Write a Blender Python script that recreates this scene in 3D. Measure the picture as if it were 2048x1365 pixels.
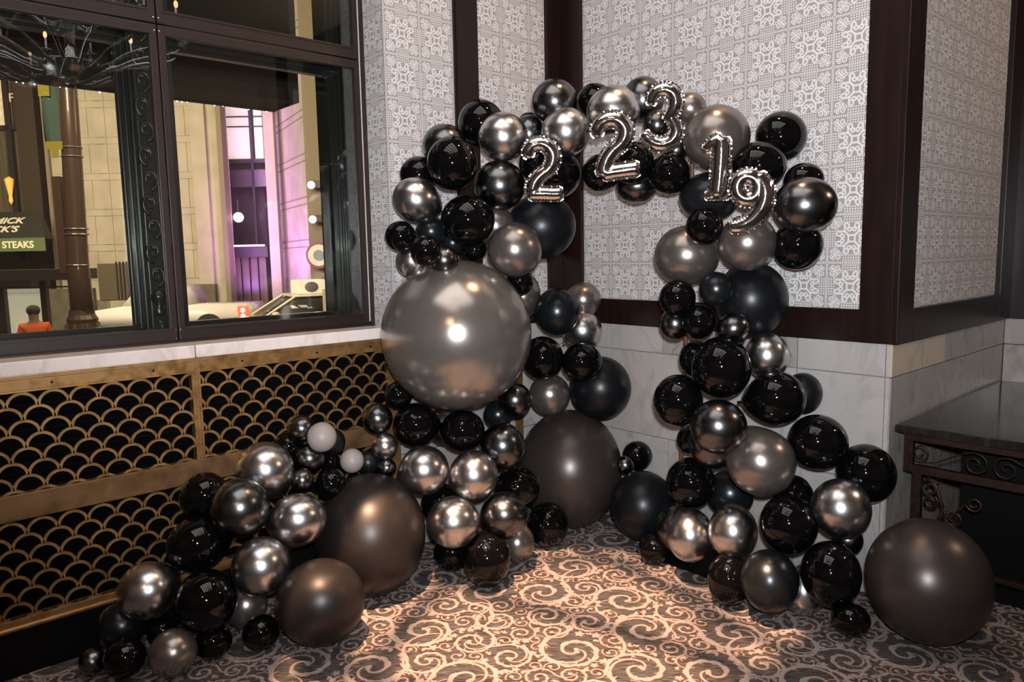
import bpy, bmesh, math, random
import numpy as np
from mathutils import Vector, Matrix, Euler
for o in list(bpy.data.objects): bpy.data.objects.remove(o)
S = bpy.context.scene
COL = S.collection
PI = math.pi
# ---------------------------------------------------------------- camera
CAM = Vector((3.3289, -3.4181, 1.6000))
RIGHT = Vector((0.66674, 0.74505, -0.01871)); UP = Vector((-0.07472, 0.09180, 0.99297)); FWD = Vector((-0.74153, 0.66066, -0.11688))
cd = bpy.data.cameras.new('camera'); cam = bpy.data.objects.new('camera', cd); COL.objects.link(cam)
cam.matrix_world = Matrix(((RIGHT.x, UP.x, -FWD.x, CAM.x), (RIGHT.y, UP.y, -FWD.y, CAM.y), (RIGHT.z, UP.z, -FWD.z, CAM.z), (0, 0, 0, 1)))
cd.sensor_width = 36.0; cd.lens = 36.0 * 1476.1 / 2048.0; cd.clip_start = 0.05; cd.clip_end = 200
S.camera = cam
# ---------------------------------------------------------------- world, view, lights
w = bpy.data.worlds.new('night'); S.world = w; w.use_nodes = True
w.node_tree.nodes['Background'].inputs[0].default_value = (0.010, 0.011, 0.016, 1)
w.node_tree.nodes['Background'].inputs[1].default_value = 1.0
vs = S.view_settings; vs.view_transform = 'Standard'; vs.look = 'None'; vs.gamma = 1.0; vs.use_curve_mapping = False
vs.exposure = 0.0
S.display_settings.display_device = 'sRGB'
def lamp(name, kind, loc, power, color, target=None, **kw):
    d = bpy.data.lights.new(name, kind); d.energy = power; d.color = color
    for k, v in kw.items(): setattr(d, k, v)
    o = bpy.data.objects.new(name, d); COL.objects.link(o); o.location = loc
    if target is not None:
        o.rotation_euler = (Vector(target) - Vector(loc)).to_track_quat('-Z', 'Y').to_euler()
    return o
FH = Vector((-0.74665, 0.66522, 0)); RH = Vector((0.66522, 0.74665, 0))   # street axes: depth and width of the facade opposite
def ext(a, d, z): return Vector((CAM.x, CAM.y, 0)) + RH * a + FH * d + Vector((0, 0, z))
# flash on the photographer's camera
lamp('camera_flash', 'SPOT', CAM + UP * 0.14 + RIGHT * 0.05, 640, (0.91, 0.95, 1.0), CAM + FWD * 4 + RIGHT * 0.30 + Vector((0, 0, 0.95)), spot_size=math.radians(108), spot_blend=1.0, shadow_soft_size=0.045)
# recessed ceiling spot that makes the warm pool on the carpet
lamp('ceiling_spot', 'SPOT', (1.95, -2.9, 4.5), 4100, (1.0, 0.60, 0.36), (1.40, -1.55, 0), spot_size=math.radians(26), spot_blend=0.12, shadow_soft_size=0.03)
lamp('ceiling_downlight', 'SPOT', (1.5, -0.55, 4.5), 85, (1.0, 0.62, 0.34), (1.5, -0.75, 0), spot_size=math.radians(130), spot_blend=0.8, shadow_soft_size=0.07)
# warm lamps of the room, out of view
lamp('room_lamp', 'POINT', (3.6, -4.6, 3.3), 45, (1.0, 0.60, 0.34), shadow_soft_size=0.10)
lamp('room_lamp', 'POINT', (4.2, 1.3, 3.3), 62, (1.0, 0.74, 0.54), shadow_soft_size=0.06)
lamp('unseen_street_light', 'AREA', ext(-5.0, 6.5, 6.2), 420, (1.0, 0.80, 0.58), ext(-6.8, 12, 1.6), size=1.2)  # added unseen on our side to brighten banner, post, person and shelter
# street lighting on the facades opposite
lamp('unseen_street_light', 'AREA', ext(-13, 13.5, 6.5), 2300, (1.0, 0.79, 0.60), ext(-13, 25, 2.0), size=5.0)
lamp('unseen_street_light', 'AREA', ext(-6.5, 14.0, 6.5), 1000, (1.0, 0.79, 0.62), ext(-8, 25, 2.2), size=4.0)
lamp('unseen_street_light', 'AREA', ext(-3, 12.0, 5.0), 300, (1.0, 0.85, 0.62), ext(-4.5, 18, 1.5), size=2.0)
lamp('purple_uplight', 'AREA', ext(-8.0, 23.6, 0.9), 300, (0.60, 0.22, 1.0), ext(-7.6, 26.2, 7), size=0.5)
lamp('purple_uplight', 'AREA', ext(-9.35, 25.2, 4.6), 330, (0.62, 0.25, 1.0), ext(-7.9, 26.4, 4.6), shape='RECTANGLE', size=0.3, size_y=7.0)
lamp('purple_uplight', 'AREA', ext(-9.6, 25.6, 0.6), 110, (0.5, 0.2, 1.0), ext(-9.6, 27.0, 5), size=0.5)

# ---------------------------------------------------------------- helpers
def setp(o, label=None, cat=None, group=None, kind=None):
    if label: o['label'] = label
    if cat: o['category'] = cat
    if group: o['group'] = group
    if kind: o['kind'] = kind
    return o
def mesh_obj(name, bm, mat, parent=None, smooth=False):
    me = bpy.data.meshes.new(name); bm.to_mesh(me); bm.free()
    if smooth:
        for p in me.polygons: p.use_smooth = True
    if mat: me.materials.append(mat)
    o = bpy.data.objects.new(name, me); COL.objects.link(o)
    if parent: o.parent = parent
    return o
def empty(name, loc=(0, 0, 0), rot=None):
    o = bpy.data.objects.new(name, None); COL.objects.link(o); o.location = loc; o.empty_display_size = 0.1
    if rot: o.rotation_euler = rot
    return o
def box(bm, x0, x1, y0, y1, z0, z1, bev=0):
    vs_ = [bm.verts.new((x, y, z)) for z in (z0, z1) for y in (y0, y1) for x in (x0, x1)]
    fs = [bm.faces.new([vs_[i] for i in q]) for q in ((0, 2, 3, 1), (4, 5, 7, 6), (0, 1, 5, 4), (2, 6, 7, 3), (0, 4, 6, 2), (1, 3, 7, 5))]
    if bev:
        es = list({e for f in fs for e in f.edges})
        bmesh.ops.bevel(bm, geom=es, offset=bev, segments=2, affect='EDGES', profile=0.7)
    return vs_
def B(name, dims, mat, parent=None, bev=0, **kw):
    bm = bmesh.new(); box(bm, *dims, bev=bev)
    return setp(mesh_obj(name, bm, mat, parent), **kw)
def tube(bm, pts, rad, seg=8, closed=False, caps=True, flat=None):
    n = len(pts); rings = []; pts = [Vector(p) for p in pts]
    prevn = None
    for i, p in enumerate(pts):
        a = pts[(i - 1) % n] if (closed or i) else p; b = pts[(i + 1) % n] if (closed or i < n - 1) else p
        t = (b - a).normalized()
        if prevn is None:
            nn = t.orthogonal().normalized()
        else:
            nn = (prevn - t * prevn.dot(t)).normalized()
        prevn = nn; bn = t.cross(nn)
        r = rad[i] if isinstance(rad, (list, tuple)) else rad
        rings.append([bm.verts.new(p + nn * math.cos(2 * PI * k / seg) * r + bn * math.sin(2 * PI * k / seg) * r) for k in range(seg)])
    m = n if closed else n - 1
    for i in range(m):
        A, Bq = rings[i], rings[(i + 1) % n]
        for k in range(seg): bm.faces.new((A[k], A[(k + 1) % seg], Bq[(k + 1) % seg], Bq[k]))
    if caps and not closed:
        bm.faces.new(rings[0][::-1]); bm.faces.new(rings[-1])
def lathe(bm, prof, seg=24, c=(0, 0, 0)):
    rings = []
    for r, z in prof:
        rings.append([bm.verts.new((c[0] + r * math.cos(2 * PI * k / seg), c[1] + r * math.sin(2 * PI * k / seg), c[2] + z)) for k in range(seg)] if r > 1e-6 else [bm.verts.new((c[0], c[1], c[2] + z))])
    for A, Bq in zip(rings, rings[1:]):
        for k in range(seg):
            a, b = A[k % len(A)], A[(k + 1) % len(A)]; c_, d_ = Bq[(k + 1) % len(Bq)], Bq[k % len(Bq)]
            vs_ = []
            for v in (a, b, c_, d_):
                if v not in vs_: vs_.append(v)
            if len(vs_) > 2: bm.faces.new(vs_)
def sph(bm, c, r, seg=12, sc=(1, 1, 1)):
    n = max(6, seg // 2)
    lathe_bm = [(math.sin(PI * i / n), -math.cos(PI * i / n)) for i in range(n + 1)]
    rings = []
    for rr, z in lathe_bm:
        if rr < 1e-6: rings.append([bm.verts.new((c[0], c[1], c[2] + z * r * sc[2]))])
        else: rings.append([bm.verts.new((c[0] + rr * r * sc[0] * math.cos(2 * PI * k / seg), c[1] + rr * r * sc[1] * math.sin(2 * PI * k / seg), c[2] + z * r * sc[2])) for k in range(seg)])
    for A, Bq in zip(rings, rings[1:]):
        for k in range(seg):
            vs_ = []
            for v in (A[k % len(A)], A[(k + 1) % len(A)], Bq[(k + 1) % len(Bq)], Bq[k % len(Bq)]):
                if v not in vs_: vs_.append(v)
            if len(vs_) > 2: bm.faces.new(vs_)

# ---------------------------------------------------------------- materials
def newmat(name):
    m = bpy.data.materials.new(name); m.use_nodes = True
    nt = m.node_tree; bs = nt.nodes['Principled BSDF']
    return m, nt, bs
def pm(name, col, rough=0.5, metal=0.0, coat=0.0, emit=None, es=0.0, spec=0.5, bump=None, coat_r=0.05):
    m, nt, b = newmat(name)
    b.inputs['Base Color'].default_value = (*col, 1); b.inputs['Roughness'].default_value = rough
    b.inputs['Metallic'].default_value = metal; b.inputs['Coat Weight'].default_value = coat
    b.inputs['Coat Roughness'].default_value = coat_r
    b.inputs['Specular IOR Level'].default_value = spec
    if emit: b.inputs['Emission Color'].default_value = (*emit, 1); b.inputs['Emission Strength'].default_value = es
    if bump:
        n = nt.nodes.new('ShaderNodeTexNoise'); n.inputs['Scale'].default_value = bump[0]; n.inputs['Detail'].default_value = 3
        tc = nt.nodes.new('ShaderNodeTexCoord'); nt.links.new(tc.outputs['Object'], n.inputs['Vector'])
        bp = nt.nodes.new('ShaderNodeBump'); bp.inputs['Strength'].default_value = bump[1]; bp.inputs['Distance'].default_value = 0.002
        nt.links.new(n.outputs['Fac'], bp.inputs['Height']); nt.links.new(bp.outputs['Normal'], b.inputs['Normal'])
    return m
class X:      # tiny arithmetic on shader sockets
    nt = None
    def __init__(s, v): s.v = v
    @staticmethod
    def op(o, *a):
        n = X.nt.nodes.new('ShaderNodeMath'); n.operation = o
        for i, q in enumerate(a):
            q = q.v if isinstance(q, X) else q
            if isinstance(q, (int, float)): n.inputs[i].default_value = q
            else: X.nt.links.new(q, n.inputs[i])
        return X(n.outputs[0])
    def __add__(s, o): return X.op('ADD', s, o)
    __radd__ = __add__
    def __sub__(s, o): return X.op('SUBTRACT', s, o)
    def __rsub__(s, o): return X.op('SUBTRACT', o, s)
    def __mul__(s, o): return X.op('MULTIPLY', s, o)
    __rmul__ = __mul__
    def __truediv__(s, o): return X.op('DIVIDE', s, o)
    def abs(s): return X.op('ABSOLUTE', s)
    def fr(s): return X.op('FRACT', s)
    def lt(s, o): return X.op('LESS_THAN', s, o)
    def gt(s, o): return X.op('GREATER_THAN', s, o)
    def mx(s, o): return X.op('MAXIMUM', s, o)
    def mn(s, o): return X.op('MINIMUM', s, o)
    def sq(s): return X.op('SQRT', s)
def dist(a, b, ca, cb): return ((a - ca) * (a - ca) + (b - cb) * (b - cb)).sq()
def mixc(nt, fac, c0, c1):
    n = nt.nodes.new('ShaderNodeMix'); n.data_type = 'RGBA'
    for i, q in ((0, fac), (6, c0), (7, c1)):
        q = q.v if isinstance(q, X) else q
        if isinstance(q, tuple): n.inputs[i].default_value = (*q, 1)
        elif isinstance(q, (int, float)): n.inputs[i].default_value = q
        else: nt.links.new(q, n.inputs[i])
    return n.outputs[2]
def wallpaper(name, axis, phase, T=0.2205, zp=1.5329):
    m, nt, b = newmat(name); X.nt = nt
    g = nt.nodes.new('ShaderNodeNewGeometry'); sp = nt.nodes.new('ShaderNodeSeparateXYZ'); nt.links.new(g.outputs['Position'], sp.inputs[0])
    u = ((X(sp.outputs[axis]) - phase) / T + 20.0).fr() - 0.5
    v = ((X(sp.outputs[2]) - zp) / T + 20.0).fr() - 0.5
    a, c = u.abs(), v.abs()
    p, q = a.mx(c), a.mn(c)                      # 8-fold fold of the tile
    # octagonal frame and curled hearts: white bands on taupe
    L = []
    d1 = dist(p, q, 0.205, 0.0)
    L.append(((p - 0.066).abs().lt(0.019)) * q.lt(0.082))                     # small square in the middle
    L.append(((p - q).lt(0.032)) * p.gt(0.060) * p.lt(0.125))                 # diagonals out of the square
    L.append((d1 - 0.150).abs().lt(0.021) * p.lt(0.275) * p.gt(0.085))        # round frame of each heart
    L.append((dist(p, q, 0.262, 0.110) - 0.052).abs().lt(0.018) * (p - q).gt(0.085))   # end curl of the frame
    L.append((dist(p, q, 0.190, 0.050) - 0.036).abs().lt(0.017))              # inner curls
    L.append(((p - q).lt(0.026)) * p.gt(0.250) * p.lt(0.395))                 # spoke to the corner
    L.append((dist(p, q, 0.385, 0.270) - 0.044).abs().lt(0.0125) * p.lt(0.455))
    L.append((dist(p, q, 0.325, 0.225) - 0.030).abs().lt(0.011))
    L.append((dist(p, q, 0.415, 0.375) - 0.026).abs().lt(0.011))
    L.append(dist(p, q, 0.385, 0.270).lt(0.015))
    # dot fields and dotted border
    fx = (p * 19.0).fr() - 0.5; fy = (q * 19.0 + 0.5).fr() - 0.5
    dots = (fx * fx + fy * fy).sq().lt(0.34)
    L.append(dots * p.gt(0.330) * q.lt(0.185) * p.lt(0.462))
    bo = (q * 24.0 + 0.5).fr() - 0.5; bp_ = (p - 0.488) * 24.0
    L.append((bo * bo + bp_ * bp_).sq().lt(0.33))
    tot = L[0]
    for k in L[1:]: tot = tot.mx(k)
    n = nt.nodes.new('ShaderNodeTexNoise'); n.inputs['Scale'].default_value = 2.2; n.inputs['Detail'].default_value = 2
    nt.links.new(g.outputs['Position'], n.inputs['Vector'])
    tone_noise = X(n.outputs['Fac'])  # random tone variation across the paper
    c1 = mixc(nt, tone_noise, (0.285, 0.255, 0.24), (0.325, 0.295, 0.277))
    c2 = mixc(nt, tone_noise, (0.59, 0.575, 0.585), (0.64, 0.62, 0.63))
    col = mixc(nt, tot, c1, c2)
    nt.links.new(col, b.inputs['Base Color']); b.inputs['Roughness'].default_value = 0.5; b.inputs['Specular IOR Level'].default_value = 0.3
    return m
def marble(name, c0, c1, vein, scale=1.0, seed=0.0, rough=0.22):
    m, nt, b = newmat(name); X.nt = nt
    g = nt.nodes.new('ShaderNodeNewGeometry')
    mp = nt.nodes.new('ShaderNodeMapping'); mp.inputs['Location'].default_value = (seed, seed * 2, seed); mp.inputs['Rotation'].default_value = (0.3, 0.5, 0.7); mp.inputs['Scale'].default_value = (2.2 * scale, 2.2 * scale, 1.0 * scale)
    nt.links.new(g.outputs['Position'], mp.inputs[0])
    n1 = nt.nodes.new('ShaderNodeTexNoise'); n1.inputs['Scale'].default_value = 2.0; n1.inputs['Detail'].default_value = 8; n1.inputs['Roughness'].default_value = 0.65
    n2 = nt.nodes.new('ShaderNodeTexNoise'); n2.inputs['Scale'].default_value = 1.6; n2.inputs['Detail'].default_value = 6; n2.inputs['Distortion'].default_value = 1.2
    n3 = nt.nodes.new('ShaderNodeTexNoise'); n3.inputs['Scale'].default_value = 60; n3.inputs['Detail'].default_value = 2
    for n in (n1, n2, n3): nt.links.new(mp.outputs[0], n.inputs['Vector'])
    base = mixc(nt, X(n1.outputs['Fac']), c0, c1)
    v = (X(n2.outputs['Fac']) - 0.5).abs()
    vv = X.op('SUBTRACT', 1.0, X.op('MULTIPLY', v, 20.0)).mx(0.0) * (X(n1.outputs['Fac']) - 0.38).mx(0.0) * 2.6
    c = mixc(nt, vv, base, vein)
    spk = X(n3.outputs['Fac']).gt(0.66) * 0.25
    c = mixc(nt, spk, c, vein)
    nt.links.new(c, b.inputs['Base Color']); b.inputs['Roughness'].default_value = rough
    return m
def two_tone(name, c0, c1, scale, rough, metal=0.0, coat=0.0, detail=4, stretch=(1, 1, 1), rv=0.0):
    m, nt, b = newmat(name); X.nt = nt
    g = nt.nodes.new('ShaderNodeNewGeometry'); mp = nt.nodes.new('ShaderNodeMapping'); mp.inputs['Scale'].default_value = stretch
    nt.links.new(g.outputs['Position'], mp.inputs[0])
    n = nt.nodes.new('ShaderNodeTexNoise'); n.inputs['Scale'].default_value = scale; n.inputs['Detail'].default_value = detail
    nt.links.new(mp.outputs[0], n.inputs['Vector'])
    k = ((X(n.outputs['Fac']) - 0.35) * 3.3).mx(0.0).mn(1.0)
    nt.links.new(mixc(nt, k, c0, c1), b.inputs['Base Color'])
    b.inputs['Roughness'].default_value = rough; b.inputs['Metallic'].default_value = metal; b.inputs['Coat Weight'].default_value = coat
    if rv: nt.links.new((k * rv + rough).v, b.inputs['Roughness'])
    return m
M = {}
M['paper_back'] = wallpaper('wallpaper_back', 0, 0.3982)
M['paper_pier'] = wallpaper('wallpaper_pier', 1, -1.2856)
M['paper_pier2'] = wallpaper('wallpaper_pier_inner', 1, -0.494)
M['paper_strip'] = wallpaper('wallpaper_reveal', 0, 0.0)
M['paper_alc'] = wallpaper('wallpaper_alcove', 1, 0.1464)
M['wood'] = two_tone('mahogany', (0.0085, 0.0032, 0.0026), (0.014, 0.0055, 0.0044), 30, 0.33, stretch=(1, 1, 0.08))
M['wood'].node_tree.nodes['Principled BSDF'].inputs['Specular IOR Level'].default_value = 0.3
M['marb'] = marble('white_marble', (0.33, 0.31, 0.30), (0.42, 0.395, 0.38), (0.20, 0.19, 0.19))
M['marb2'] = marble('white_marble_warm', (0.34, 0.305, 0.285), (0.41, 0.375, 0.35), (0.20, 0.18, 0.17), seed=3.1)
M['marb3'] = marble('grey_veined_marble', (0.24, 0.22, 0.205), (0.34, 0.31, 0.285), (0.09, 0.075, 0.07), scale=1.4, seed=7.7)
M['marbtan'] = marble('tan_marble', (0.42, 0.34, 0.26), (0.50, 0.41, 0.32), (0.25, 0.18, 0.13), seed=5.0)
M['grout'] = pm('grout', (0.20, 0.17, 0.14), 0.9)
M['sill'] = marble('sill_marble', (0.62, 0.54, 0.50), (0.74, 0.66, 0.62), (0.45, 0.38, 0.34), seed=9.0, rough=0.3)
M['brass'] = two_tone('aged_brass', (0.30, 0.165, 0.060), (0.37, 0.21, 0.08), 26, 0.36, metal=0.75, rv=0.15)
M['brassdark'] = two_tone('worn_brass_band', (0.15, 0.08, 0.035), (0.22, 0.12, 0.05), 12, 0.42, metal=0.65, rv=0.2)
M['void'] = pm('radiator_dark', (0.0015, 0.0015, 0.0015), 0.8, spec=0.05)
M['fins'] = pm('radiator_fin_metal', (0.002, 0.0015, 0.0012), 0.7, spec=0.1)
M['black_base'] = pm('black_base', (0.003, 0.0025, 0.0028), 0.45, spec=0.2)
M['bronze'] = pm('bronze_aluminium', (0.026, 0.0155, 0.013), 0.42, metal=0.3)
M['iron'] = pm('black_painted_iron', (0.010, 0.012, 0.012), 0.3, coat=0.3)
M['ceil'] = pm('ceiling_paint', (0.22, 0.20, 0.18), 0.7)
M['plain'] = pm('far_wall_paint', (0.20, 0.18, 0.17), 0.6)
M['chrome'] = pm('polished_nickel', (0.75, 0.76, 0.76), 0.16, metal=1.0)
M['bulb'] = pm('warm_bulb', (1, 0.8, 0.5), 0.4, emit=(1.0, 0.60, 0.28), es=9)
M['candle'] = pm('candle_sleeve', (0.6, 0.58, 0.52), 0.5)
M['skylight'] = pm('lit_ceiling_pane', (0.5, 0.5, 0.5), 0.4, emit=(1.0, 0.95, 0.93), es=4.2)
M['muntin'] = pm('ceiling_muntin', (0.03, 0.025, 0.02), 0.5)
def glassmat(name, ior, tint=(1, 1, 1), rough=0.0):
    m = bpy.data.materials.new(name); m.use_nodes = True; nt = m.node_tree; nt.nodes.clear()
    out = nt.nodes.new('ShaderNodeOutputMaterial'); mx = nt.nodes.new('ShaderNodeMixShader'); fr = nt.nodes.new('ShaderNodeFresnel'); fr.inputs[0].default_value = ior
    tr = nt.nodes.new('ShaderNodeBsdfTransparent'); tr.inputs[0].default_value = (*tint, 1); gl = nt.nodes.new('ShaderNodeBsdfGlossy'); gl.inputs['Roughness'].default_value = rough
    gm = nt.nodes.new('ShaderNodeNewGeometry'); ml = nt.nodes.new('ShaderNodeMath'); ml.operation = 'MULTIPLY'; iv = nt.nodes.new('ShaderNodeMath'); iv.operation = 'SUBTRACT'; iv.inputs[0].default_value = 1.0
    nt.links.new(gm.outputs['Backfacing'], iv.inputs[1]); nt.links.new(fr.outputs[0], ml.inputs[0]); nt.links.new(iv.outputs[0], ml.inputs[1])
    nt.links.new(ml.outputs[0], mx.inputs[0]); nt.links.new(tr.outputs[0], mx.inputs[1]); nt.links.new(gl.outputs[0], mx.inputs[2]); nt.links.new(mx.outputs[0], out.inputs[0])
    return m
M['glass'] = glassmat('window_glass', 2.3, (0.97, 0.98, 0.95))
M['glass2'] = glassmat('outer_window_glass', 2.0, (0.96, 0.96, 0.92))
# balloons
M['S'] = pm('chrome_silver_latex', (0.60, 0.585, 0.585), 0.25, metal=1.0, bump=(90, 0.06))
M['G'] = pm('graphite_chrome_latex', (0.155, 0.157, 0.162), 0.23, metal=1.0, bump=(90, 0.06))
M['D'] = pm('blue_black_pearl_latex', (0.030, 0.034, 0.038), 0.26, metal=0.8, bump=(90, 0.06))
M['K'] = pm('gloss_black_latex', (0.0022, 0.0020, 0.0022), 0.045, spec=0.36)
M['B'] = pm('matte_black_latex', (0.0045, 0.0052, 0.0065), 0.34, spec=0.30)
M['T'] = pm('taupe_pearl_latex', (0.27, 0.235, 0.215), 0.25, metal=0.85, bump=(120, 0.08))
M['C'] = pm('silver_pearl_latex', (0.33, 0.295, 0.265), 0.20, metal=0.80, bump=(120, 0.10))
M['M'] = pm('dark_taupe_satin_latex', (0.024, 0.019, 0.0175), 0.37, metal=0.5, bump=(120, 0.05))
M['N'] = pm('taupe_matte_latex', (0.058, 0.046, 0.041), 0.33, metal=0.55, bump=(120, 0.05))
M['P'] = pm('dusty_grey_latex', (0.30, 0.255, 0.24), 0.45, spec=0.4)
M['foil'] = pm('silver_foil', (0.80, 0.78, 0.77), 0.07, metal=1.0)
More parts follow.
